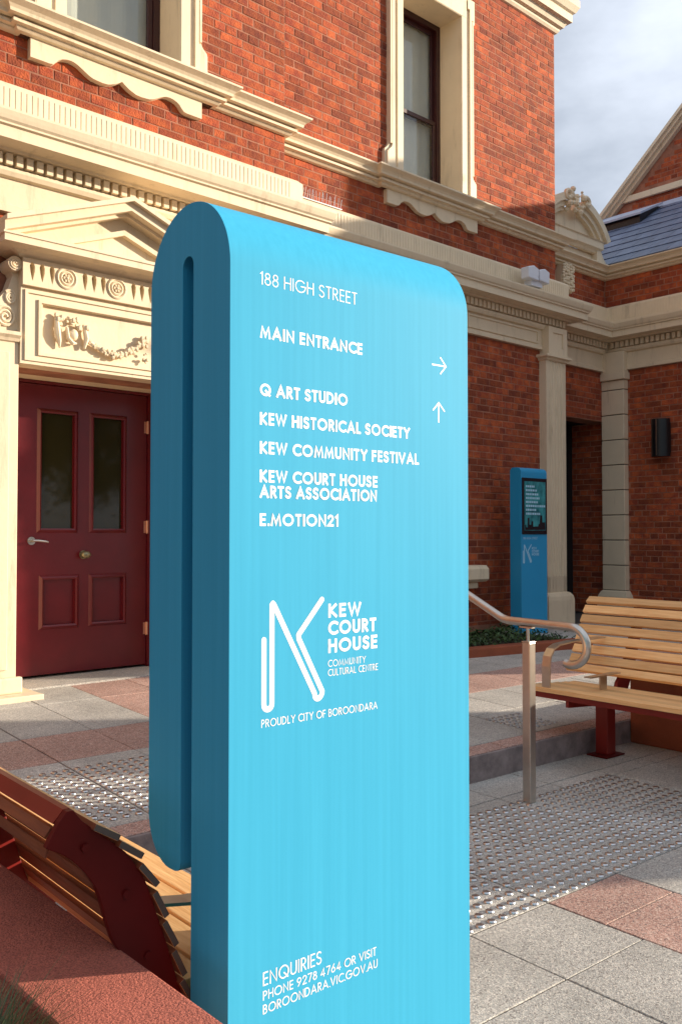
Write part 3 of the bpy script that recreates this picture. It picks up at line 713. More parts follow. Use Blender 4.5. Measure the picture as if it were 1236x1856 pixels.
# scroll consoles beside the frieze
for sgn, e in ((-1, 2.572), (1, 4.158)):
    o = [(0, 3.385), (-0.05, 3.385)]+[(x, z) for x, z in arc(-0.045, 3.335, 0.05, 100, 260, 8)]+[(-0.04, 3.26), (-0.07, 3.17), (-0.13, 3.09), (-0.17, 3.02)]+arc(-0.115, 2.95, 0.095, 160, 270, 8)+[(0, 2.855)]
    m_ = MB(); m_.prism([(e-sgn*x if sgn > 0 else e+x, z) for x, z in o], [], lambda x, z, d: (x, d, z), 6.33, 6.44); cs = part('console', m_, 'cream', lint)
    m_ = MB(); cx_ = e-0.045 if sgn < 0 else e+0.045
    m_.tube([(cx_, 6.27, 3.335), (cx_, 6.34, 3.335)], 0.052, 18)
    part('volute', m_, 'cream', cs, smooth=True); m_ = MB()
    m_.tube([(cx_+(0.006+0.034*k/24)*cos(k*.5), 6.268, 3.335+(0.006+0.034*k/24)*sin(k*.5)) for k in range(25)], 0.006, 5); part('volute', m_, 'cream', cs, smooth=True); m_ = MB()
    cx2 = e-0.095 if sgn < 0 else e+0.095
    sp = [(cx2+(0.012+0.072*k/40)*cos(k*0.42), 6.325, 2.955+(0.012+0.072*k/40)*sin(k*0.42)) for k in range(41)]
    m_.tube(sp, 0.012, 6); part('volute', m_, 'cream', cs, smooth=True); m_ = MB()
    cx3 = e-0.06 if sgn < 0 else e+0.06
    sp = [(cx3+(0.008+0.035*k/30)*cos(k*0.5), 6.325, 3.10+(0.008+0.045*k/30)*sin(k*0.5)) for k in range(31)]
    m_.tube(sp, 0.010, 6); part('volute', m_, 'cream', cs, smooth=True)

# ---- the door
DV = 6.90
mb = MB()
G_ = [(3.005, 3.275, 1.45, 2.38), (3.452, 3.715, 1.45, 2.38)]; P_ = [(3.03, 3.29, 0.68, 1.05), (3.452, 3.72, 0.68, 1.05)]
mb.prism([(2.79, 0.295), (3.945, 0.295), (3.945, 2.60), (2.79, 2.60)], [[(a, c_), (a, d_), (b, d_), (b, c_)] for a, b, c_, d_ in G_+P_], lambda a, z, d: (a, d, z), DV, DV+0.045)
door = part('door', mb, 'maroon', CH)
for a, b, c_, d_ in G_:
    m_ = MB(); m_.box(a-0.01, b+0.01, DV+0.024, DV+0.028, c_-0.01, d_+0.01); part('pane', m_, 'glass_dark', door, fix=False)
for a, b, c_, d_ in P_:
    m_ = MB(); m_.box(a-0.01, b+0.01, DV+0.022, DV+0.035, c_-0.01, d_+0.01); part('panel', m_, 'maroon', door, fix=False)
for a, b, c_, d_ in G_+P_:
    m_ = MB(); w_ = 0.035
    # bolection moulding with a sloped section
    pr = [(0.0, 0.012), (0.0, -0.012), (0.012, -0.018), (0.024, -0.010), (w_, -0.001), (w_, 0.012)]
    ring = []
    for off, dep in pr:
        ring.append([(a-0.004+w_*0-off+0.0, c_+0.004-off, dep), (b+0.004+off, c_+0.004-off, dep), (b+0.004+off, d_-0.004+off, dep), (a-0.004-off, d_-0.004+off, dep)])
    for i in range(len(ring)-1):
        for k in range(4):
            p0, p1 = ring[i][k], ring[i][(k+1) % 4]; q0, q1 = ring[i+1][k], ring[i+1][(k+1) % 4]
            m_.quad(*[(p[0], DV+p[2], p[1]) for p in (p0, p1, q1, q0)])
    part('panel_moulding', m_, 'maroon', door)
m_ = MB(); m_.tube([(2.925, DV-0.012, 1.355), (2.925, DV, 1.355)], 0.032, 18); m_.tube([(2.925, DV-0.055, 1.355), (2.925, DV-0.012, 1.355)], 0.012, 10)
m_.tube([(2.918, DV-0.055, 1.357), (2.96, DV-0.058, 1.357), (3.02, DV-0.056, 1.350), (3.045, DV-0.05, 1.345)], [0.011, 0.011, 0.010, 0.008], 10); part('lever_handle', m_, 'chrome', door, smooth=True)
m_ = MB(); m_.tube([(3.365, DV-0.006, 1.24), (3.365, DV, 1.24)], 0.035, 18); m_.tube([(3.365, DV-0.05, 1.24), (3.365, DV, 1.24)], 0.012, 10); m_.ball((3.365, DV-0.055, 1.24), 0.036, 16, 10, (1.15, 0.7, 0.85)); part('door_knob', m_, 'brass', door, smooth=True)
for z in (2.33, 1.47, 0.60):
    m_ = MB(); m_.tube([(3.948, DV-0.012, z-0.055), (3.948, DV-0.012, z+0.055)], 0.011, 10); m_.box(3.92, 3.945, DV-0.004, DV, z-0.05, z+0.05); part('hinge', m_, 'copper', door, smooth=True)
m_ = MB(); m_.box(2.571, 2.786, DV-0.02, DV+0.08, 0.28, 2.628); m_.box(3.95, 4.159, DV-0.02, DV+0.08, 0.28, 2.628); m_.box(2.786, 3.95, DV-0.02, DV+0.08, 2.604, 2.628); part('door_frame', m_, 'maroon', CH, fix=False)
m_ = MB(); m_.box(2.6, 4.1, DV+0.2, DV+0.22, 0.2, 2.6); part('dark_hall', m_, 'void', CH, fix=False)
m_ = MB(); m_.box(2.571, 4.159, 6.46, 7.2, 0.2, 0.272); part('doorstep', m_, 'grey_granite', CH, fix=False)

# ---- fluted pilaster at the corner of the main block, and quoined one on the wing
def pilaster_fluted(parent, u0, u1, v, zb, zt):
    mb = MB(); n = 5; w = (u1-u0); pts = [(u0, v+0.12), (u0, v)]
    for k in range(n):
        a = u0+w*(0.14+0.72*k/n)+0.012; b = u0+w*(0.14+0.72*(k+1)/n)-0.012
        pts += [(a, v), (a+0.006, v+0.010), (b-0.006, v+0.010), (b, v)]
    pts += [(u1, v), (u1, v+0.12)]
    mb.prism(pts, [], lambda a, b, d: (a, b, d), zb, zt)
    s_ = part('pilaster', mb, 'cream', parent)
    m_ = MB(); m_.sweep([(u0, v+0.12), (u0, v), (u1, v), (u1, v+0.12)], [(0, zt-0.0), (0.02, zt+0.01), (0.03, zt+0.03), (0.06, zt+0.045), (0.06, zt+0.075), (0.0, zt+0.08)]); part('capital', m_, 'cream', s_, fix=False)
    m_ = MB(); m_.box(u0+0.01, u1-0.01, v-0.02, v+0.12, zt+0.08, zt+0.43)
    m_.prism([(u0+0.01, zt+0.08), (u1-0.01, zt+0.08), (u1-0.01, zt+0.43), (u0+0.01, zt+0.43)], [[(u0+0.10, zt+0.17), (u0+0.10, zt+0.36), (u1-0.10, zt+0.36), (u1-0.10, zt+0.17)]], lambda a, z, d: (a, d, z), v-0.035, v-0.019)
    part('frieze_block', m_, 'cream', s_)
    m_ = MB(); m_.sweep([(u0, v+0.12), (u0, v), (u1, v), (u1, v+0.12)], [(0, zb+0.30), (0.0, zb+0.10), (0.03, zb+0.09), (0.06, zb+0.05), (0.07, zb), (0.07, 0.2)][::-1]); part('pilaster_base', m_, 'cream', s_, fix=False)
pilaster_fluted(CH, 9.43, 9.85, 6.64, 0.58, 3.60)
pilaster_fluted(CH, 7.34, 7.72, 6.64, 0.58, 3.60)
mb = MB(); mb.box(11.405, 11.5, 6.735, 7.075, 0.2, 3.74); q = part('quoined_pilaster', mb, 'joint', WG, fix=False)
z = 0.62; k = 0
while z < 3.55:
    zt = min(z+0.355, 3.60); m_ = MB(); m_.box(11.385, 11.50, 6.72, 7.078, z+0.006, zt-0.006); part('quoin', m_, 'cream', q, fix=False, bevel=0.008); z = zt if zt < 3.6 else 9
m_ = MB(); m_.sweep([(11.5, 7.08), (11.39, 7.078), (11.39, 6.72), (11.5, 6.72)], [(0.06, 0.2), (0.06, 0.5), (0.05, 0.54), (0.02, 0.60), (0, 0.62)], ends=False); part('pilaster_base', m_, 'cream', q, fix=False)
m_ = MB(); m_.box(11.35, 11.5, 6.69, 7.078, 3.60, 3.70); m_.box(11.37, 11.5, 6.71, 7.078, 3.70, 4.0); part('capital', m_, 'cream', q, bevel=0.008)

# ---- broken segmental pediment over the recess
cu, cz, R_ = 10.60, 5.13, 0.90
sp_ = MB()
def arc_band(mb, r0, r1, v0, v1, a0, a1, n=14):
    pts = arc(cu, cz, r1, a0, a1, n)+arc(cu, cz, r0, a1, a0, n); mb.prism(pts, [], lambda a, z, d: (a, d, z), v0, v1)
mb = MB(); mb.sweep([(9.90, 7.35), (9.90, 7.06), (11.22, 7.06), (11.22, 7.35)], [(0, 5.40), (0.03, 5.41), (0.05, 5.44), (0.09, 5.47), (0.09, 5.56), (0.11, 5.575), (0, 5.60)]); SP = part('segmental_pediment', mb, 'cream', CH, fix=False)
for (a0, a1) in ((30, 76), (104, 150)):
    m_ = MB(); arc_band(m_, 0.86, 0.96, 6.93, 7.3, a0, a1); part('arched_cornice', m_, 'cream', SP)
    m_ = MB(); arc_band(m_, 0.79, 0.858, 6.98, 7.3, a0, a1); part('arched_moulding', m_, 'cream', SP)
    m_ = MB(); arc_band(m_, 0.74, 0.789, 7.02, 7.3, a0, a1); part('arched_bed', m_, 'cream', SP)
m_ = MB(); pts = [(cu-0.66, 5.59)]+arc(cu, cz, 0.80, 145, 35, 14)+[(cu+0.66, 5.59)]; m_.prism(pts, [], lambda a, z, d: (a, d, z), 7.08, 7.3); part('tympanum', m_, 'cream', SP)
m_ = MB(); rr = random.Random(5)
for _ in range(46): m_.ball((cu+rr.uniform(-.20, .20), 6.95+rr.uniform(-.04, .05), 6.0+rr.uniform(-.16, .13)), rr.uniform(.02, .045), 6, 4)
for sg in (-1, 1):
    m_.tube([(cu+sg*(0.22-0.10*cos(t)*(1-t/9)), 6.93, 6.02+0.08*sin(t)*(1-t/9)) for t in [k*0.45 for k in range(14)]], 0.03, 6)
part('shell_ornament', m_, 'cream', SP, smooth=True)
m_ = MB(); m_.box(9.95, 11.18, 7.09, 7.35, 5.25, 5.41); part('blocking', m_, 'cream', SP, fix=False)
m_ = MB(); m_.prism([(11.18, 5.25), (11.44, 5.25), (11.42, 5.30), (11.34, 5.36), (11.28, 5.46), (11.18, 5.52)], [], lambda a, z, d: (a, d, z), 7.0, 7.3); part('side_scroll', m_, 'cream', SP)
# carved bracket under the course
m_ = MB(); rr = random.Random(9)
m_.prism([(10.27, 4.72), (10.50, 4.70), (10.55, 4.86), (10.53, 5.04), (10.44, 5.09), (10.30, 5.07), (10.25, 4.90)], [], lambda a, z, d: (a, d, z), 6.97, 7.09)
for i in range(9):
    for j in range(5): m_.ball((10.29+j*0.055+rr.uniform(-.01, .01), 6.955, 4.74+i*0.04+rr.uniform(-.01, .01)), 0.028, 6, 4, (1, .8, .9))
part('carved_bracket', m_, 'cream', CH, smooth=True)

# ---- the wing
ww = wall(WG, 'U', 11.5, 1.6, VR, 0.1, 5.3, [], 0.25)
bl = brick_list('U', 11.5, 4.3, 6.72, 0.35, 3.75)+brick_list('U', 11.5, 4.3, VR-0.01, 4.66, 5.08)
ts = set(sorted(bl, key=lambda b: (b[3]+b[2] > 2*5.35, -abs((b[4]+b[5])/2-2.6)), reverse=True)[:280]); lay(ww, bl, ts)
m_ = MB(); m_.box(11.75, 16.4, 1.62, 1.82, 0.1, 5.2); m_.prism([(11.5, 5.2), (16.5, 5.2), (14.0, 6.85)], [], lambda a, z, d: (a, d, z), 1.64, 1.84); part('end_wall', m_, 'brick', WG, fix=False)
sl = (6.93-5.235)/(14.0-11.36)
m_ = MB(); m_.quad((11.36, 1.5, 5.225), (11.36, 10.5, 5.225), (14, 10.5, 6.92), (14, 1.5, 6.92)); m_.quad((14, 1.5, 6.92), (14, 10.5, 6.92), (16.6, 10.5, 5.2), (16.6, 1.5, 5.2)); RF = part('roof', m_, 'slate', WG, fix=False)
cl = 3.1357; nrow = 9; ex = cl/nrow; th = math.atan(sl)
row_meshes = {}
count = 0
rest = MB()
for r in range(nrow):
    v = 1.6+(0.14 if r % 2 else 0.0)
    while v < 9.8:
        w_ = 0.275; s0 = r*ex; s1 = s0+ex*1.12
        jit = random.uniform(-0.006, 0.006); tilt = 0.013
        def P(s, vv, up): return (11.33+s*cos(th)-up*sin(th), vv, 5.24+s*sin(th)+up*cos(th))
        tgt = MB() if (4.6 < v < 9.2 and count < 292) else rest
        b0 = len(tgt.v)
        tgt.v += [P(s0-jit, v+0.002, 0.004), P(s0-jit, v+w_-0.002, 0.004), P(s0-jit, v+0.002, tilt+0.006), P(s0-jit, v+w_-0.002, tilt+0.006), P(s1, v+0.002, 0.006), P(s1, v+w_-0.002, 0.006)]
        tgt.f += [tuple(b0+i for i in f) for f in ((0, 1, 3, 2), (2, 3, 5, 4), (0, 2, 4), (1, 5, 3))]
        if tgt is not rest: part('slate', tgt, 'slate', RF, fix=False); count += 1
        v += w_+0.003
part('slates', rest, 'slate', RF, fix=False, kind='stuff')
m_ = MB(); m_.prism([(13.80, 6.83), (13.82, 6.86), (14.0, 6.99), (14.06, 7.01), (14.12, 6.98), (14.1, 6.9), (14.0, 6.92)], [], lambda a, z, d: (a, d, z), 1.5, 10.5); part('ridge_flashing', m_, 'lead', WG)
# open roof hatch
def RP(u, up): return 5.24+(u-11.33)*sl+up
m_ = MB(); m_.prism([(13.15, RP(13.15, 0)), (13.75, RP(13.75, 0)), (13.75, RP(13.75, 0.05)), (13.15, RP(13.15, 0.16))], [], lambda a, z, d: (a, d, z), 7.45, 8.25); hat = part('roof_hatch', m_, 'black', WG)
m_ = MB(); m_.prism([(13.10, RP(13.10, 0.17)), (13.80, RP(13.80, 0.055)), (13.80, RP(13.8, 0.085)), (13.10, RP(13.10, 0.205))], [], lambda a, z, d: (a, d, z), 7.40, 8.30); part('hatch_lid', m_, 'lead', hat)
m_ = MB(); m_.box(13.7, 14.3, 2.10, 2.72, 6.5, 7.42); chm = part('shadow_chimney', m_, 'brick', WG, fix=False); m_ = MB(); m_.box(13.66, 14.34, 2.06, 2.76, 7.42, 7.50); part('shadow_chimney_cap', m_, 'cream', chm, bevel=0.01)  # unseen chimney, added to drop a shadow on the main wall
# gable behind
gu = 14.15; ap = (6.55, 8.94); sr = 0.93
m_ = MB(); m_.prism([(8.95, 6.6), (8.95, ap[1]-sr*2.4), (ap[0], ap[1]-0.0), (4.15, ap[1]-sr*2.4), (4.15, 6.6)], [], lambda b, z, d: (d, b, z), gu, gu+0.3); GW = part('gable_wall', m_, 'mortar', WG)
gb = []
for b in brick_list('U', gu, 4.5, 8.9, 6.95, 9.1):
    vm_ = (b[2]+b[3])/2
    if b[5] < ap[1]-sr*abs(vm_-ap[0])-0.25 and not (7.18 < b[4] < 7.36): gb.append(b)
lay(GW, gb, ())
for (off, t_, d_) in ((0.0, 0.055, 0.20), (0.055, 0.055, 0.15), (0.11, 0.055, 0.09)):
    m_ = MB()
    for sg in (1, -1):
        pts = [(0, ap[1]+0.12-off*1.3), (2.75, ap[1]+0.12-off*1.3-2.75*sr), (2.75, ap[1]+0.12-(off+t_)*1.3-2.75*sr), (0, ap[1]+0.12-(off+t_)*1.3)]
        m_.prism([(ap[0]+sg*a, z) for a, z in pts], [], lambda b, z, d: (d, b, z), gu-d_, gu)
    part('raking_cornice', m_, 'cream', GW)
m_ = MB(); m_.box(gu-0.06, gu, 4.6, 8.4, 7.20, 7.31); part('gable_band', m_, 'cream', GW, bevel=0.01)
m_ = MB(); m_.prism([(4.0, ap[1]-sr*2.55-0.02), (ap[0], ap[1]-0.02), (9.1, ap[1]-sr*2.55-0.02)], [], lambda b, z, d: (d, b, z), gu+0.3, gu+6); part('gable_roof', m_, 'slate', WG)

# ================================================================== THINGS ON THE BUILDING
def bobj(name, mb, m, label, cat, **k):    # single-mesh thing written in the building frame
    c = mb.centre(); t = thing(name, label, cat, c, frame_rot=True); return t
mb = MB()
LT = thing('wall_lamp', 'black half-round wall lamp on the shaded brick wall of the wing', 'lamp', (11.35, 6.18, 2.45), frame_rot=True)
m_ = MB(); m_.prism(arc(11.42, 6.18, 0.13, 90, 270, 14)+[(11.42, 6.05)], [], lambda a, b, d: (a, b, d), 2.47, 2.98); part('lamp_body', m_, 'black', LT, smooth=True)
m_ = MB(); m_.box(11.42, 11.492, 6.08, 6.28, 2.52, 2.93); part('back_plate', m_, 'black', LT)
m_ = MB(); m_.box(11.283, 11.295, 6.172, 6.188, 2.48, 2.97); part('front_rib', m_, 'chrome', LT)
FL = thing('floodlight', 'small white twin-headed floodlight on the lower cornice ledge', 'floodlight', (8.92, 6.50, 4.37), frame_rot=True)
for u in (8.76, 8.98):
    m_ = MB(); m_.prism([(u, 4.47), (u+0.19, 4.455), (u+0.20, 4.60), (u+0.1, 4.63), (u-0.01, 4.60)], [], lambda a, z, d: (a, d, z), 6.40, 6.52); part('lamp_head', m_, 'plastic_white', FL, bevel=0.012)
m_ = MB(); m_.box(8.86, 9.08, 6.44, 6.55, 4.40, 4.47); part('bracket', m_, 'plastic_white', FL, bevel=0.004)
BS = thing('bird_spikes', 'strip of thin white bird spikes standing on the cornice ledge', 'bird spikes', (5.6, 6.58, 4.66), frame_rot=True)
m_ = MB(); m_.box(5.20, 6.0, 6.655, 6.69, 4.668, 4.676); part('base_strip', m_, 'plastic_white', BS)
rr = random.Random(2); m_ = MB()
for k in range(26):
    u = 5.21+k*0.031; m_.tube([(u, 6.67, 4.67), (u+rr.uniform(-.012, .012), 6.66+rr.uniform(-.03, .02), 4.77+rr.uniform(-.012, .02))], 0.0035, 4)
part('spikes', m_, 'plastic_white', BS, fix=False, kind='stuff')

# ================================================================== THE BIG SIGN
SX0, SX1, SY0, SY1 = 0.887, 1.523, 1.370, 1.667
kS = 1.113
LX = lambda x: 0.987+(x-0.887)*kS
LY = lambda y: 1.525+(y-1.370)*kS
LZ = lambda z: z*kS-0.1582
SGN = thing('wayfinding_sign', 'tall cyan folded metal sign with white lettering for the court house', 'sign', (1.2, 1.5, 0))
sy, R = (SY0+SY1)/2, (SY1-SY0)/2; zc = 1.895
out_ = [(SY0, 0.1421), (SY0, zc)]+[(sy+R*cos(t), zc+R*sin(t)) for t in [pi-pi*k/32 for k in range(1, 32)]]+[(SY1, zc)]
out_ += [(SY1, 0.86)]+[(SY1-0.085+0.085*cos(t), 0.845-0.098*sin(t)) for t in [pi/2*k/10 for k in range(1, 11)]]+[(1.560, 0.7475), (1.548, 0.751), (1.5405, 0.758), (1.5385, 0.77)]
out_ += [(1.5385, 1.92)]+[(1.5185+0.020*cos(t), 1.921+0.020*sin(t)) for t in [pi*k/10 for k in range(1, 10)]]+[(1.4985, 1.92), (1.4985, 0.1421)]
mb = MB(); mb.prism(out_, [], lambda b, z, d: (LX(d), LY(b), LZ(z)), SX0, SX1); sb = part('sign_body', mb, 'cyan', SGN, smooth=True)
sb.modifiers.remove(sb.modifiers['split'])
for p in sb.data.polygons: p.use_smooth = True
md = sb.modifiers.new('bevel', 'BEVEL'); md.width = 0.0022; md.segments = 2; md.limit_method = 'ANGLE'; md.angle_limit = radians(50); md.harden_normals = True
sf = lambda a, z, d: (LX(a), LY(SY0)-d, LZ(z))
lines = [('188 HIGH STREET', .953, 1.191, 1.867, .0245, .085), ('MAIN ENTRANCE', .953, 1.206, 1.767, .0235, .20), ('Q ART STUDIO', .953, 1.166, 1.659, .0235, .20),
 ('KEW HISTORICAL SOCIETY', .953, 1.340, 1.605, .0235, .20), ('KEW COMMUNITY FESTIVAL', .953, 1.367, 1.551, .0235, .20), ('KEW COURT HOUSE', .953, 1.247, 1.498, .0235, .20),
 ('ARTS ASSOCIATION', .953, 1.245, 1.469, .0235, .20), ('E.MOTION21', .953, 1.142, 1.417, .0235, .20),
 ('KEW', 1.116, 1.203, 1.238, .0275, .215), ('COURT', 1.116, 1.243, 1.204, .0275, .215), ('HOUSE', 1.116, 1.246, 1.169, .0275, .215),
 ('COMMUNITY', 1.116, 1.214, 1.142, .0135, .10), ('CULTURAL CENTRE', 1.116, 1.247, 1.124, .0135, .10), ('PROUDLY CITY OF BOROONDARA', .958, 1.246, 1.045, .0150, .11),
 ('ENQUIRIES', .963, 1.100, .574, .0250, .105), ('PHONE 9278 4764 OR VISIT', .963, 1.242, .548, .0170, .115), ('BOROONDARA.VIC.GOV.AU', .963, 1.245, .523, .0170, .115)]
for t, x0, x1, z, h, w in lines:
    mb = MB(); text(mb, t, x0, x1, z, h, w, sf, gap=0.10 if w > 0.15 else 0.15); part('lettering', mb, 'white', SGN, fix=False, label='white words '+t.lower() if False else None)
def rounded(mb, pts, w, fn, d):
    for k in range(len(pts)-1):
        p, q = Vector(pts[k]), Vector(pts[k+1])
        if (p-q).length < 1e-6: continue
        t = (q-p).normalized(); m = Vector((-t.y, t.x))*w/2; a0 = atan2(m.y, m.x)
        loop = [p+m*cos(x)-t*(w/2)*sin(x) for x in [pi*i/10 for i in range(11)]]+[q-m*cos(x)+t*(w/2)*sin(x) for x in [pi*i/10 for i in range(11)]]
        n = len(mb.v); mb.v += [tuple(fn(v.x, v.y, d+k*6e-6)) for v in loop]; mb.f.append(tuple(range(n, n+22)))
def k_logo(mb, ox, oz, s, fn, w=0.0112):
    L_ = [(.9635, 1.206), (.9635, 1.0875)]+[(.9725-.009*cos(t), 1.0865-.009*sin(t)) for t in [pi*k/8 for k in range(1, 8)]]+[(.9815, 1.0875), (.9815, 1.270)]
    L_ += [(.9835, 1.2725), (.9860, 1.2700), (1.0825, 1.0945)]+[(1.0825+.0095-.0095*cos(t)-0.0, 1.0925-.0105*sin(t)+0.004*(1-cos(t))/2) for t in [pi*k/8 for k in range(1, 8)]]+[(1.1015, 1.0965), (1.0440, 1.203), (1.0435, 1.210), (1.1005, 1.2745)]
    rounded(mb, [(ox+(a-.958)*s, oz+(b-1.08)*s) for a, b in L_], w*s, fn, 0.0002)
mb = MB(); k_logo(mb, .958, 1.08, 1.0, sf); part('logo', mb, 'white', SGN, fix=False)
for (cx_, cz_, rot) in ((1.430, 1.773, 0), (1.4285, 1.669, 90)):
    mb = MB(); c_, s__ = cos(radians(rot)), sin(radians(rot)); T = lambda p: (cx_+p[0]*c_-p[1]*s__, cz_+p[0]*s__+p[1]*c_)
    strip(mb, [T((-0.022, 0)), T((0.020, 0))], 0.0034, sf, 0.0002); strip(mb, [T((0.0035, 0.0185)), T((0.0215, 0)), T((0.0035, -0.0185))], 0.0034, sf, 0.0004); part('arrow', mb, 'white', SGN, fix=False)

# ================================================================== KIOSK BY THE WALL
K0 = (8.171, 6.549); kz = gz(6.549)
KS = thing('notice_kiosk', 'small blue notice pillar with dark poster case in front of the cream pilaster', 'sign', (K0[0]+0.24, K0[1]+0.08, kz))
mb = MB(); mb.prism([(K0[1], kz), (K0[1], 2.12)]+[(K0[1]+0.06-0.06*cos(t), 2.12+0.06*sin(t)) for t in [pi/2*k/6 for k in range(1, 7)]]+[(K0[1]+0.13, 2.18), (K0[1]+0.16, 2.15), (K0[1]+0.16, kz)], [], lambda b, z, d: (d, b, z), K0[0], K0[0]+0.475); part('kiosk_body', mb, 'kiosk_blue', KS, bevel=0.006)
mb = MB(); mb.box(K0[0]+0.010, K0[0]+0.462, K0[1]-0.012, K0[1]+0.0, 1.41, 2.06); part('poster_case', mb, 'screen_dark', KS, bevel=0.004)
mb = MB(); mb.box(K0[0]+0.045, K0[0]+0.43, K0[1]-0.0145, K0[1]-0.0125, 1.455, 2.02); po_ = part('poster', mb, 'poster', KS, fix=False)
mb = MB(); rr = random.Random(11)
pl_n = 0
for z, ln in ((1.95, .16), (1.905, .2), (1.86, .22), (1.815, .24), (1.77, .20), (1.725, .33), (1.68, .16), (1.635, .24)):
    x = K0[0]+0.07; mb = MB()
    while x < K0[0]+0.07+ln:
        w_ = rr.uniform(0.012, 0.035); mb.quad((x, K0[1]-0.0155, z), (x+w_, K0[1]-0.0155, z), (x+w_, K0[1]-0.0155, z+0.024), (x, K0[1]-0.0155, z+0.024)); x += w_+0.007
    part('poster_line', mb, 'print_pale', KS, fix=False)
mb = MB()
sk_ = [(.05, 1.46)]
for x, w_, h in ((.05, .02, .05), (.07, .03, .02), (.10, .03, .13), (.13, .03, .05), (.17, .03, .09), (.20, .09, .03), (.30, .02, .06), (.33, .035, .16), (.37, .05, .08)): sk_ += [(x+.001, 1.47+h), (x+w_-.001, 1.47+h)]
sk_ += [(.425, 1.46)]
mb.prism([(K0[0]+a, z) for a, z in sk_], [], lambda a, z, d: (a, d, z), K0[1]-0.0152, K0[1]-0.0148)
part('poster_skyline', mb, 'screen_dark', KS, fix=False)
kf = lambda a, z, d: (a, K0[1]-0.001-d, z)
mb = MB(); text(mb, '188 HIGH STREET', K0[0]+.035, K0[0]+.30, 1.352, .026, .14, kf); part('lettering', mb, 'print_pale', KS, fix=False)
mb = MB(); k_logo(mb, K0[0]+.03, 1.085, 1.05, kf, 0.013); part('logo', mb, 'print_pale', KS, fix=False)
mb = MB()
for t, z, in (('KEW', 1.235), ('COURT', 1.20), ('HOUSE', 1.165)): text(mb, t, K0[0]+.19, K0[0]+.19+(.09 if t == 'KEW' else .13), z, .028, .2, kf, 0.1)
part('lettering', mb, 'print_pale', KS, fix=False)

# ================================================================== HANDRAIL
HR = thing('handrail', 'stainless steel handrail with curled end on a square post at the step', 'handrail', (3.80, 3.03, 0))
path = [(3.80, 4.3, 1.27), (3.80, 3.95, 1.25), (3.80, 3.80, 1.215), (3.80, 3.45, 1.078), (3.80, 3.19, 0.958), (3.80, 3.165, 0.949), (3.80, 3.13, 0.943), (3.80, 2.95, 0.941), (3.80, 2.78, 0.939), (3.80, 2.735, 0.938)]
cy_, cz_, r_ = 2.735, 0.843, 0.095
path += [(3.80, cy_-r_*sin(t), cz_+r_*cos(t)) for t in [pi*1.12*k/20 for k in range(1, 21)]]
mb = MB(); mb.tube(path, 0.0215, 16); part('rail', mb, 'chrome', HR, smooth=True)
mb = MB(); mb.box(3.788, 3.838, 2.985, 3.035, 0.0, 0.835); part('post', mb, 'chrome', HR, bevel=0.004)
mb = MB(); mb.box(3.786, 3.840, 2.983, 3.037, 0.836, 0.842); part('post_cap', mb, 'chrome', HR, bevel=0.002)
mb = MB(); mb.tube([(3.808, 3.01, 0.84), (3.803, 3.01, 0.925)], 0.008, 10); mb.box(3.785, 3.815, 2.97, 3.05, 0.912, 0.9205); part('rail_bracket', mb, 'chrome', HR)
mb = MB(); mb.box(3.775, 3.825, 3.95, 4.0, gz(3.97), 1.14); part('post', mb, 'chrome', HR, bevel=0.004)
mb = MB(); mb.tube([(3.80, 3.975, 1.14), (3.80, 3.975, 1.245)], 0.008, 10); part('rail_bracket', mb, 'chrome', HR)

# ================================================================== BENCHES AND PLANTERS
def slat_box(mb, c, along, n_, w, t, y0, y1):     # slat with section centred at c=(x,z); along: unit dir of its width, n_: unit normal
    pts = [(c[0]+along[0]*a*w/2+n_[0]*b*t/2, c[1]+along[1]*a*w/2+n_[1]*b*t/2) for a, b in ((-1, -1), (1, -1), (1, 1), (-1, 1))]
    mb.prism([(x, z) for x, z in pts], [], lambda x, z, d: (x, d, z), y0, y1)
def along_curve(pts, s):
    for i in range(len(pts)-1):
        a, b = Vector(pts[i]), Vector(pts[i+1]); l = (b-a).length
        if s <= l or i == len(pts)-2: return a+(b-a)*(s/l), (b-a).normalized()
        s -= l
def clen(pts): return sum((Vector(pts[i+1])-Vector(pts[i])).length for i in range(len(pts)-1))
# --- left bench
BL_ = thing('bench', 'timber slatted bench seen from behind, dark red curved end plate, between planter and big sign', 'bench', (1.0, 2.8, 0))
front = [(.752, .853), (.769, .829), (.816, .788), (.865, .745), (.910, .676), (.936, .603), (.963, .526), (.990, .436), (1.010, .385)]
rear = [(.965, .36), (.855, .54), (.830, .592), (.799, .689), (.747, .756), (.696, .789), (.722, .835), (.738, .853)]
def smooth(pts, n=4):
    o = []
    for i in range(len(pts)-1):
        p0, p1, p2, p3 = [Vector(pts[max(0, min(len(pts)-1, i+k))]) for k in (-1, 0, 1, 2)]
        for k in range(n):
            t = k/n; o.append(tuple(0.5*((2*p1)+(p2-p0)*t+(2*p0-5*p1+4*p2-p3)*t*t+(3*p1-p0-3*p2+p3)*t**3)))
    return o+[tuple(pts[-1])]
rear = smooth(rear[:6])+rear[6:]; front = smooth(front, 2)
plate = front+[(1.33, .375), (1.33, .33), (1.02, .30)]+rear
for y in (1.722, 2.62, 3.52):
    mb = MB(); mb.prism(plate, [], lambda x, z, d: (x, d, z), y, y+0.018); pl_ = part('end_plate' if y < 2 else 'rib', mb, 'dark_red_metal' if y < 2 else 'red_metal', BL_, bevel=0.0015)
    if y < 2:
        for bx, bz in ((.775, .775), (.865, .66), (.915, .52)):
            m_ = MB(); m_.tube([(bx, y-0.006, bz), (bx, y, bz)], 0.009, 6); part('bolt', m_, 'dark_red_metal', pl_)
Lc = clen(front); nb = 7; s00 = 0.05; Lc -= s00
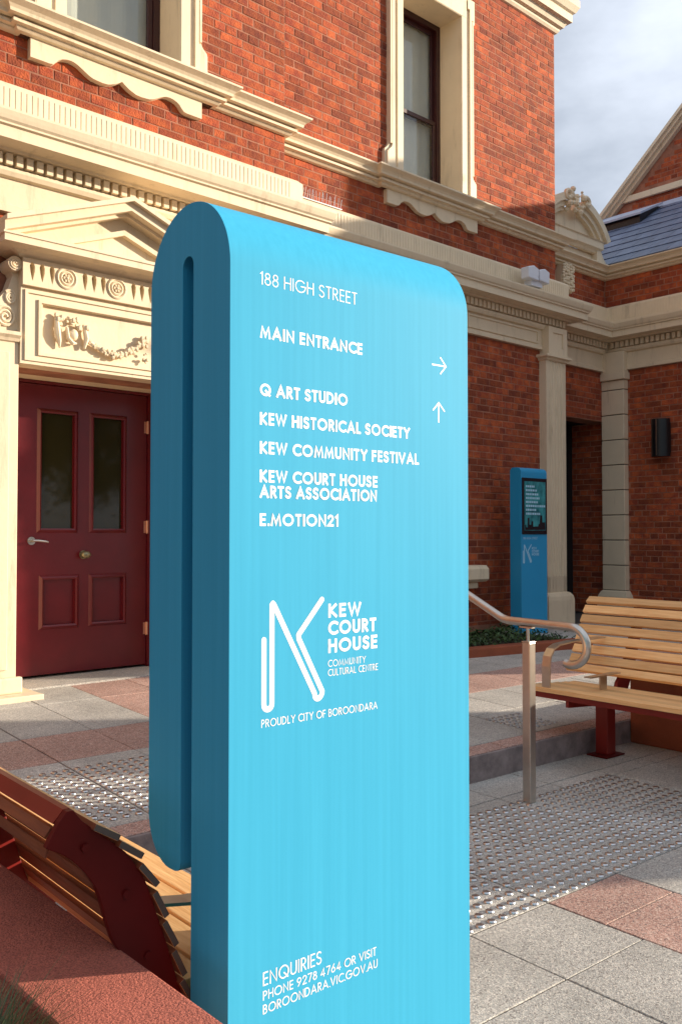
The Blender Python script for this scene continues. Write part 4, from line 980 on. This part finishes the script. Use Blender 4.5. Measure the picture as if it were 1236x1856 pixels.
for k in range(nb):
    p, t = along_curve(front, s00+Lc*(k+0.5)/nb); nrm = Vector((-t.y, t.x))
    if nrm.x < 0: nrm = -nrm
    t2 = (t+nrm*0.15).normalized(); n2 = Vector((-t2.y, t2.x)); n2 = n2 if n2.x > 0 else -n2
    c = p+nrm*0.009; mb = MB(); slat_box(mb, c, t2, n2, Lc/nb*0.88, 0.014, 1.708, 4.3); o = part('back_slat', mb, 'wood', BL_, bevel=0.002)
    o.data.materials.append(M['wood_shade'])
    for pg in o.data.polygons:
        if pg.normal.x < -0.3 and abs(pg.normal.y) < 0.5: pg.material_index = 1  # rear faces take the shade-darkened timber
    e = MB(); slat_box(e, c, t2, n2, Lc/nb*0.87, 0.0125, 1.7065, 1.7078); part('slat_end', e, 'wood_end', BL_, fix=False)
for k, x in enumerate((1.045, 1.135, 1.225, 1.315)):
    mb = MB(); mb.box(x-0.040, x+0.040, 1.76, 4.3, 0.392, 0.420); part('seat_slat', mb, 'wood', BL_, bevel=0.003)
mb = MB(); mb.prism([(.716, .829), (.724, .826), (.750, .845), (.752, .853), (.738, .853), (.722, .835)], [], lambda x, z, d: (x, d, z), 1.742, 4.3); part('top_rail', mb, 'red_metal', BL_)
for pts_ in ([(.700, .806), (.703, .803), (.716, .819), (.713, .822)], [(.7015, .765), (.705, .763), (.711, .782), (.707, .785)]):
    mb = MB(); mb.prism(pts_, [], lambda x, z, d: (x, d, z), 1.742, 4.3); part('back_slat', mb, 'wood_shade', BL_)
mb = MB(); mb.prism([(.97, .575), (1.0, .552), (1.10, .532), (1.20, .520), (1.24, .505), (1.255, .47), (1.255, .421), (1.263, .421), (1.263, .472), (1.246, .512), (1.202, .528), (1.10, .540), (1.0, .560), (.97, .583)], [], lambda x, z, d: (x, d, z), 1.86, 1.915); part('armrest', mb, 'chrome', BL_)
mb = MB(); mb.box(1.14, 1.22, 2.58, 2.66, 0, 0.33); part('leg', mb, 'red_metal', BL_, bevel=0.004)
mb = MB(); mb.box(1.14, 1.22, 1.86, 1.94, 0, 0.33); part('leg', mb, 'red_metal', BL_, bevel=0.004)
# --- right bench
BR_ = thing('bench', 'golden timber slatted bench with red steel legs facing the plaza, right of the handrail', 'bench', (5.0, 2.8, 0))
fr2 = [(5.405, .965), (5.365, .925), (5.315, .84), (5.265, .74), (5.215, .63), (5.165, .53), (5.115, .475)]
Lc = clen(fr2); nb = 8; yfar = 3.72
for k in range(nb):
    p, t = along_curve(fr2, Lc*(k+0.5)/nb); n2 = Vector((-abs(t.y), t.x)); n2 = Vector((t.y, -t.x)); n2 = n2 if n2.x < 0 else -n2
    t2 = (t+n2*0.12).normalized(); n3 = Vector((t2.y, -t2.x)); n3 = n3 if n3.x < 0 else -n3
    mb = MB(); slat_box(mb, p+n2*0.012, t2, n3, Lc/nb*0.81, 0.024, 1.7, yfar-0.0); part('back_slat', mb, 'wood', BR_, bevel=0.003)
for k, x in enumerate((4.62, 4.712, 4.804, 4.896, 4.988, 5.08)):
    mb = MB(); zz = .45-0.006*k; mb.box(x-0.038, x+0.038, 1.7, 3.66, zz-0.028, zz); part('seat_slat', mb, 'wood', BR_, bevel=0.003)
mb = MB(); mb.box(4.60, 4.63, 1.72, 3.65, 0.385, 0.4215); part('front_rail', mb, 'red_metal', BR_)
for y in (3.34, 2.0):
    rib = [(5.42, .955), (5.385, .92), (5.33, .83), (5.28, .73), (5.23, .62), (5.18, .52), (5.12, .455), (5.10, .39), (4.60, .405), (4.60, .36), (5.0, .33), (5.2, .33), (5.32, .56), (5.40, .75), (5.46, .94)]
    mb = MB(); mb.prism([(x, z-0.012) for x, z in rib], [], lambda x, z, d: (x, d, z), y-0.012, y+0.012); part('rib', mb, 'red_metal', BR_)
    mb = MB(); mb.box(4.955, 5.045, y-0.045, y+0.045, 0.010, 0.35); part('leg', mb, 'red_metal', BR_, bevel=0.006)
    mb = MB(); mb.box(4.90, 5.10, y-0.075, y+0.075, 0.0015, 0.010); part('foot_plate', mb, 'dark_red_metal', BR_, bevel=0.002)
for y in (3.50,):
    pth = [(4.60, .44), (4.60, .58), (4.612, .645), (4.65, .69), (4.71, .712), (4.85, .722), (5.20, .725)]
    t_ = 0.009; up = pth+[(x+(t_ if i < 3 else 0.003), z-(t_ if i >= 2 else 0)) for i, (x, z) in reversed(list(enumerate(pth)))]
    mb = MB(); mb.prism(up, [], lambda x, z, d: (x, d, z), y-0.03, y+0.03); part('armrest', mb, 'chrome', BR_, bevel=0.002)
mb = MB(); mb.box(4.83, 4.90, 3.26, 3.27, 0.44, 0.525); mb.box(4.70, 5.02, 3.24, 3.29, 0.525, 0.533); part('armrest', mb, 'chrome', BR_)
# --- planter walls
mb = MB()
wt = [(0.838, 2.40), (0.842, 5.0), (0.60, 5.0), (0.632, 1.79), (0.640, 1.50), (0.66, 0.2), (0.885, 0.2), (0.866, 1.35), (0.856, 1.75)]
mb.prism(wt, [], lambda x, y, d: (x, y, d), 0.0, 0.55)
tag(part('planter_wall', mb, 'pebble_red', bevel=0.006), 'low red pebble-faced planter wall at the bottom left, beside the big sign', 'wall')
mb = MB(); mb.box(-3.0, 0.635, -1.5, 5.0, 0.0, 0.47); tag(part('planting_bed', mb, 'soil', fix=False), 'dark soil bed behind the low red wall', kind='structure')
mb = MB(); mb.box(5.43, 5.66, -0.6, 3.435, 0.0, 0.54); tag(part('planter_wall', mb, 'render_red', bevel=0.008), 'red brown rendered wall behind and below the right bench', 'wall')
mb = MB(); mb.box(5.66, 6.6, -0.6, 3.435, 0.0, 0.48); tag(part('planting_bed', mb, 'soil', fix=False), 'soil behind the right hand planter wall', kind='structure')

# ================================================================== PLANTS
def blade(mb, x, y, z, h, lean, az, w):
    n = 5; base = Vector((x, y, z)); d = Vector((cos(az), sin(az), 0)); s_ = Vector((-sin(az), cos(az), 0)); k = len(mb.v)
    for i in range(n+1):
        t = i/n; c = base+Vector((0, 0, h*t*(1-0.25*t*lean)))+d*(h*lean*t*t); ww_ = w*(1-t**1.5)+0.0004
        mb.v += [tuple(c-s_*ww_/2), tuple(c+s_*ww_/2)]
    for i in range(n): mb.f.append((k+2*i, k+2*i+1, k+2*i+3, k+2*i+2))
GR = thing('tussock_grass', 'dark spiky grass tussock at the bottom left corner by the red wall', 'plant', (0.52, 1.52, 0.47))
mb = MB(); rr = random.Random(4)
for _ in range(700):
    a = rr.uniform(0, 2*pi); r = rr.uniform(0, 0.09); blade(mb, 0.50+r*cos(a), 1.545+r*sin(a), 0.47, rr.uniform(0.07, 0.19), rr.uniform(0.2, 0.9), a+rr.uniform(-.5, .5), rr.uniform(.002, .004))
part('blades', mb, 'blade', GR, fix=False, kind='stuff')
# garden bed at the foot of the main wall
gk = thing('garden_edging', 'low red edging kerb of the bed below the shaded wall', 'edging', (7, 5.7, 0.25))
mb = MB(); mb.prism([(4.6, 6.05), (8.1, 5.55), (8.1, 5.72), (4.6, 6.22)], [], lambda x, y, d: (x, y, d), 0.2, 0.315); part('edging_kerb', mb, 'render_red', gk, bevel=0.01)
mb = MB(); mb.prism([(4.6, 6.2), (8.1, 5.7), (8.12, 6.95), (4.6, 6.75)], [], lambda x, y, d: (x, y, d), 0.2, 0.285); tag(part('garden_bed', mb, 'soil', fix=False), 'soil of the narrow bed below the wall', kind='structure')
mb = MB(); rr = random.Random(6)
for _ in range(5200):
    x = rr.uniform(4.7, 8.0); y = rr.uniform(6.18-(x-4.6)*0.143, 6.72); h = 0.05+0.13*rr.random()*(0.55+0.45*sin(x*5.1)*cos(y*7))
    c = Vector((x, y, 0.285+h*rr.random()**0.5)); a = rr.uniform(0, 2*pi); b = rr.uniform(-0.9, 0.9); s_ = rr.uniform(0.014, 0.030)
    u_ = Vector((cos(a)*cos(b), sin(a)*cos(b), sin(b))); v_ = Vector((-sin(a), cos(a), rr.uniform(-.4, .4)))*0.5
    k = len(mb.v); mb.v += [tuple(c-u_*s_), tuple(c+v_*s_), tuple(c+u_*s_), tuple(c-v_*s_)]; mb.f.append((k, k+1, k+2, k+3))
tag(part('ground_cover', mb, 'leaf', fix=False), 'low green ground cover plants along the shaded wall', 'plants', kind='stuff')

# ================================================================== ADDED WALLS to the right, out of view, shaped to shade the plaza
AX = thing('shade_walls', 'brick annexe and yard wall across the plaza, outside the picture', 'building', (11.6, 0.4, 0))
for y0, y1, h in ((-2.34, -1.51, 3.2), (-1.51, -0.80, 2.58), (-0.80, -0.25, 3.2)):
    mb = MB(); mb.box(11.0, 11.35, y0, y1, 0, h); part('low_shade_wall', mb, 'brick', AX)
mb = MB(); mb.box(11.0, 11.35, -0.25, 0.45, 0, 5.2); part('tall_shade_wall', mb, 'brick', AX)
mb = MB(); mb.box(10.95, 11.4, -0.28, 0.48, 5.2, 5.28); part('coping', mb, 'cream', AX)
# unseen street trees, added to darken reflections and the sign's side
def tree(x, y, h, first=None):
    t = thing('added_tree', TL.pop(0), 'tree', (x, y, 0), group='street trees behind the photographer')
    if first:
        for ch in first.children:
            c = ch.copy(); COL.objects.link(c); c.parent = t
        t.scale = (h, h, h); return t
    mb = MB(); mb.tube([(x, y, 0), (x+.05, y, 1.2), (x-.05, y+.1, 2.6), (x, y, 4.2)], [.2, .15, .12, .05], 9)
    for a in range(5): mb.tube([(x, y, 2.0+.3*a), (x+.9*cos(a*1.4), y+.9*sin(a*1.4), 3.2+.3*a)], [.07, .02], 6)
    part('trunk', mb, 'bark', t, smooth=True)
    rr = random.Random(8); mb = MB(); cl_ = [(rr.gauss(0, 1.3), rr.gauss(0, 1.3), 4.4+rr.gauss(0, 1.1)) for _ in range(42)]
    for _ in range(9000):
        q = rr.choice(cl_); c = Vector((x+q[0]+rr.gauss(0, .42), y+q[1]+rr.gauss(0, .42), max(1.9, q[2]+rr.gauss(0, .36))))
        u_ = Vector((rr.gauss(0, 1), rr.gauss(0, 1), rr.gauss(0, .6))).normalized()*0.11; v_ = u_.cross(Vector((rr.gauss(0, 1), rr.gauss(0, 1), 1))).normalized()*0.06
        k = len(mb.v); mb.v += [tuple(c-u_), tuple(c+v_), tuple(c+u_), tuple(c-v_)]; mb.f.append((k, k+1, k+2, k+3))
    part('crown', mb, 'leaf', t, fix=False, kind='stuff'); return t
TL = ['broad leafy street tree straight behind the photographer', 'leafy street tree behind and left of the photographer', 'leafy street tree left of the red planter', 'tallest street tree far left of the courthouse', 'small street tree near the left end of the planting bed', 'street tree behind and right of the photographer', 'smaller street tree second from the right end of the row', 'wide street tree across the road from the door', 'street tree at the right end of the row']
T0 = tree(-3.0, -11.0, 1)
for x, y, h in ((-8.5, -9.0, 1.15), (-12.0, -2.0, 1.2), (-13.5, 5.5, 1.45), (-8.0, 2.5, 0.85), (2.0, -13.0, 1.1), (7.0, -14.5, 0.95), (11.5, -16.0, 1.25), (16.5, -18.5, 1.1)): tree(x, y, h, T0)
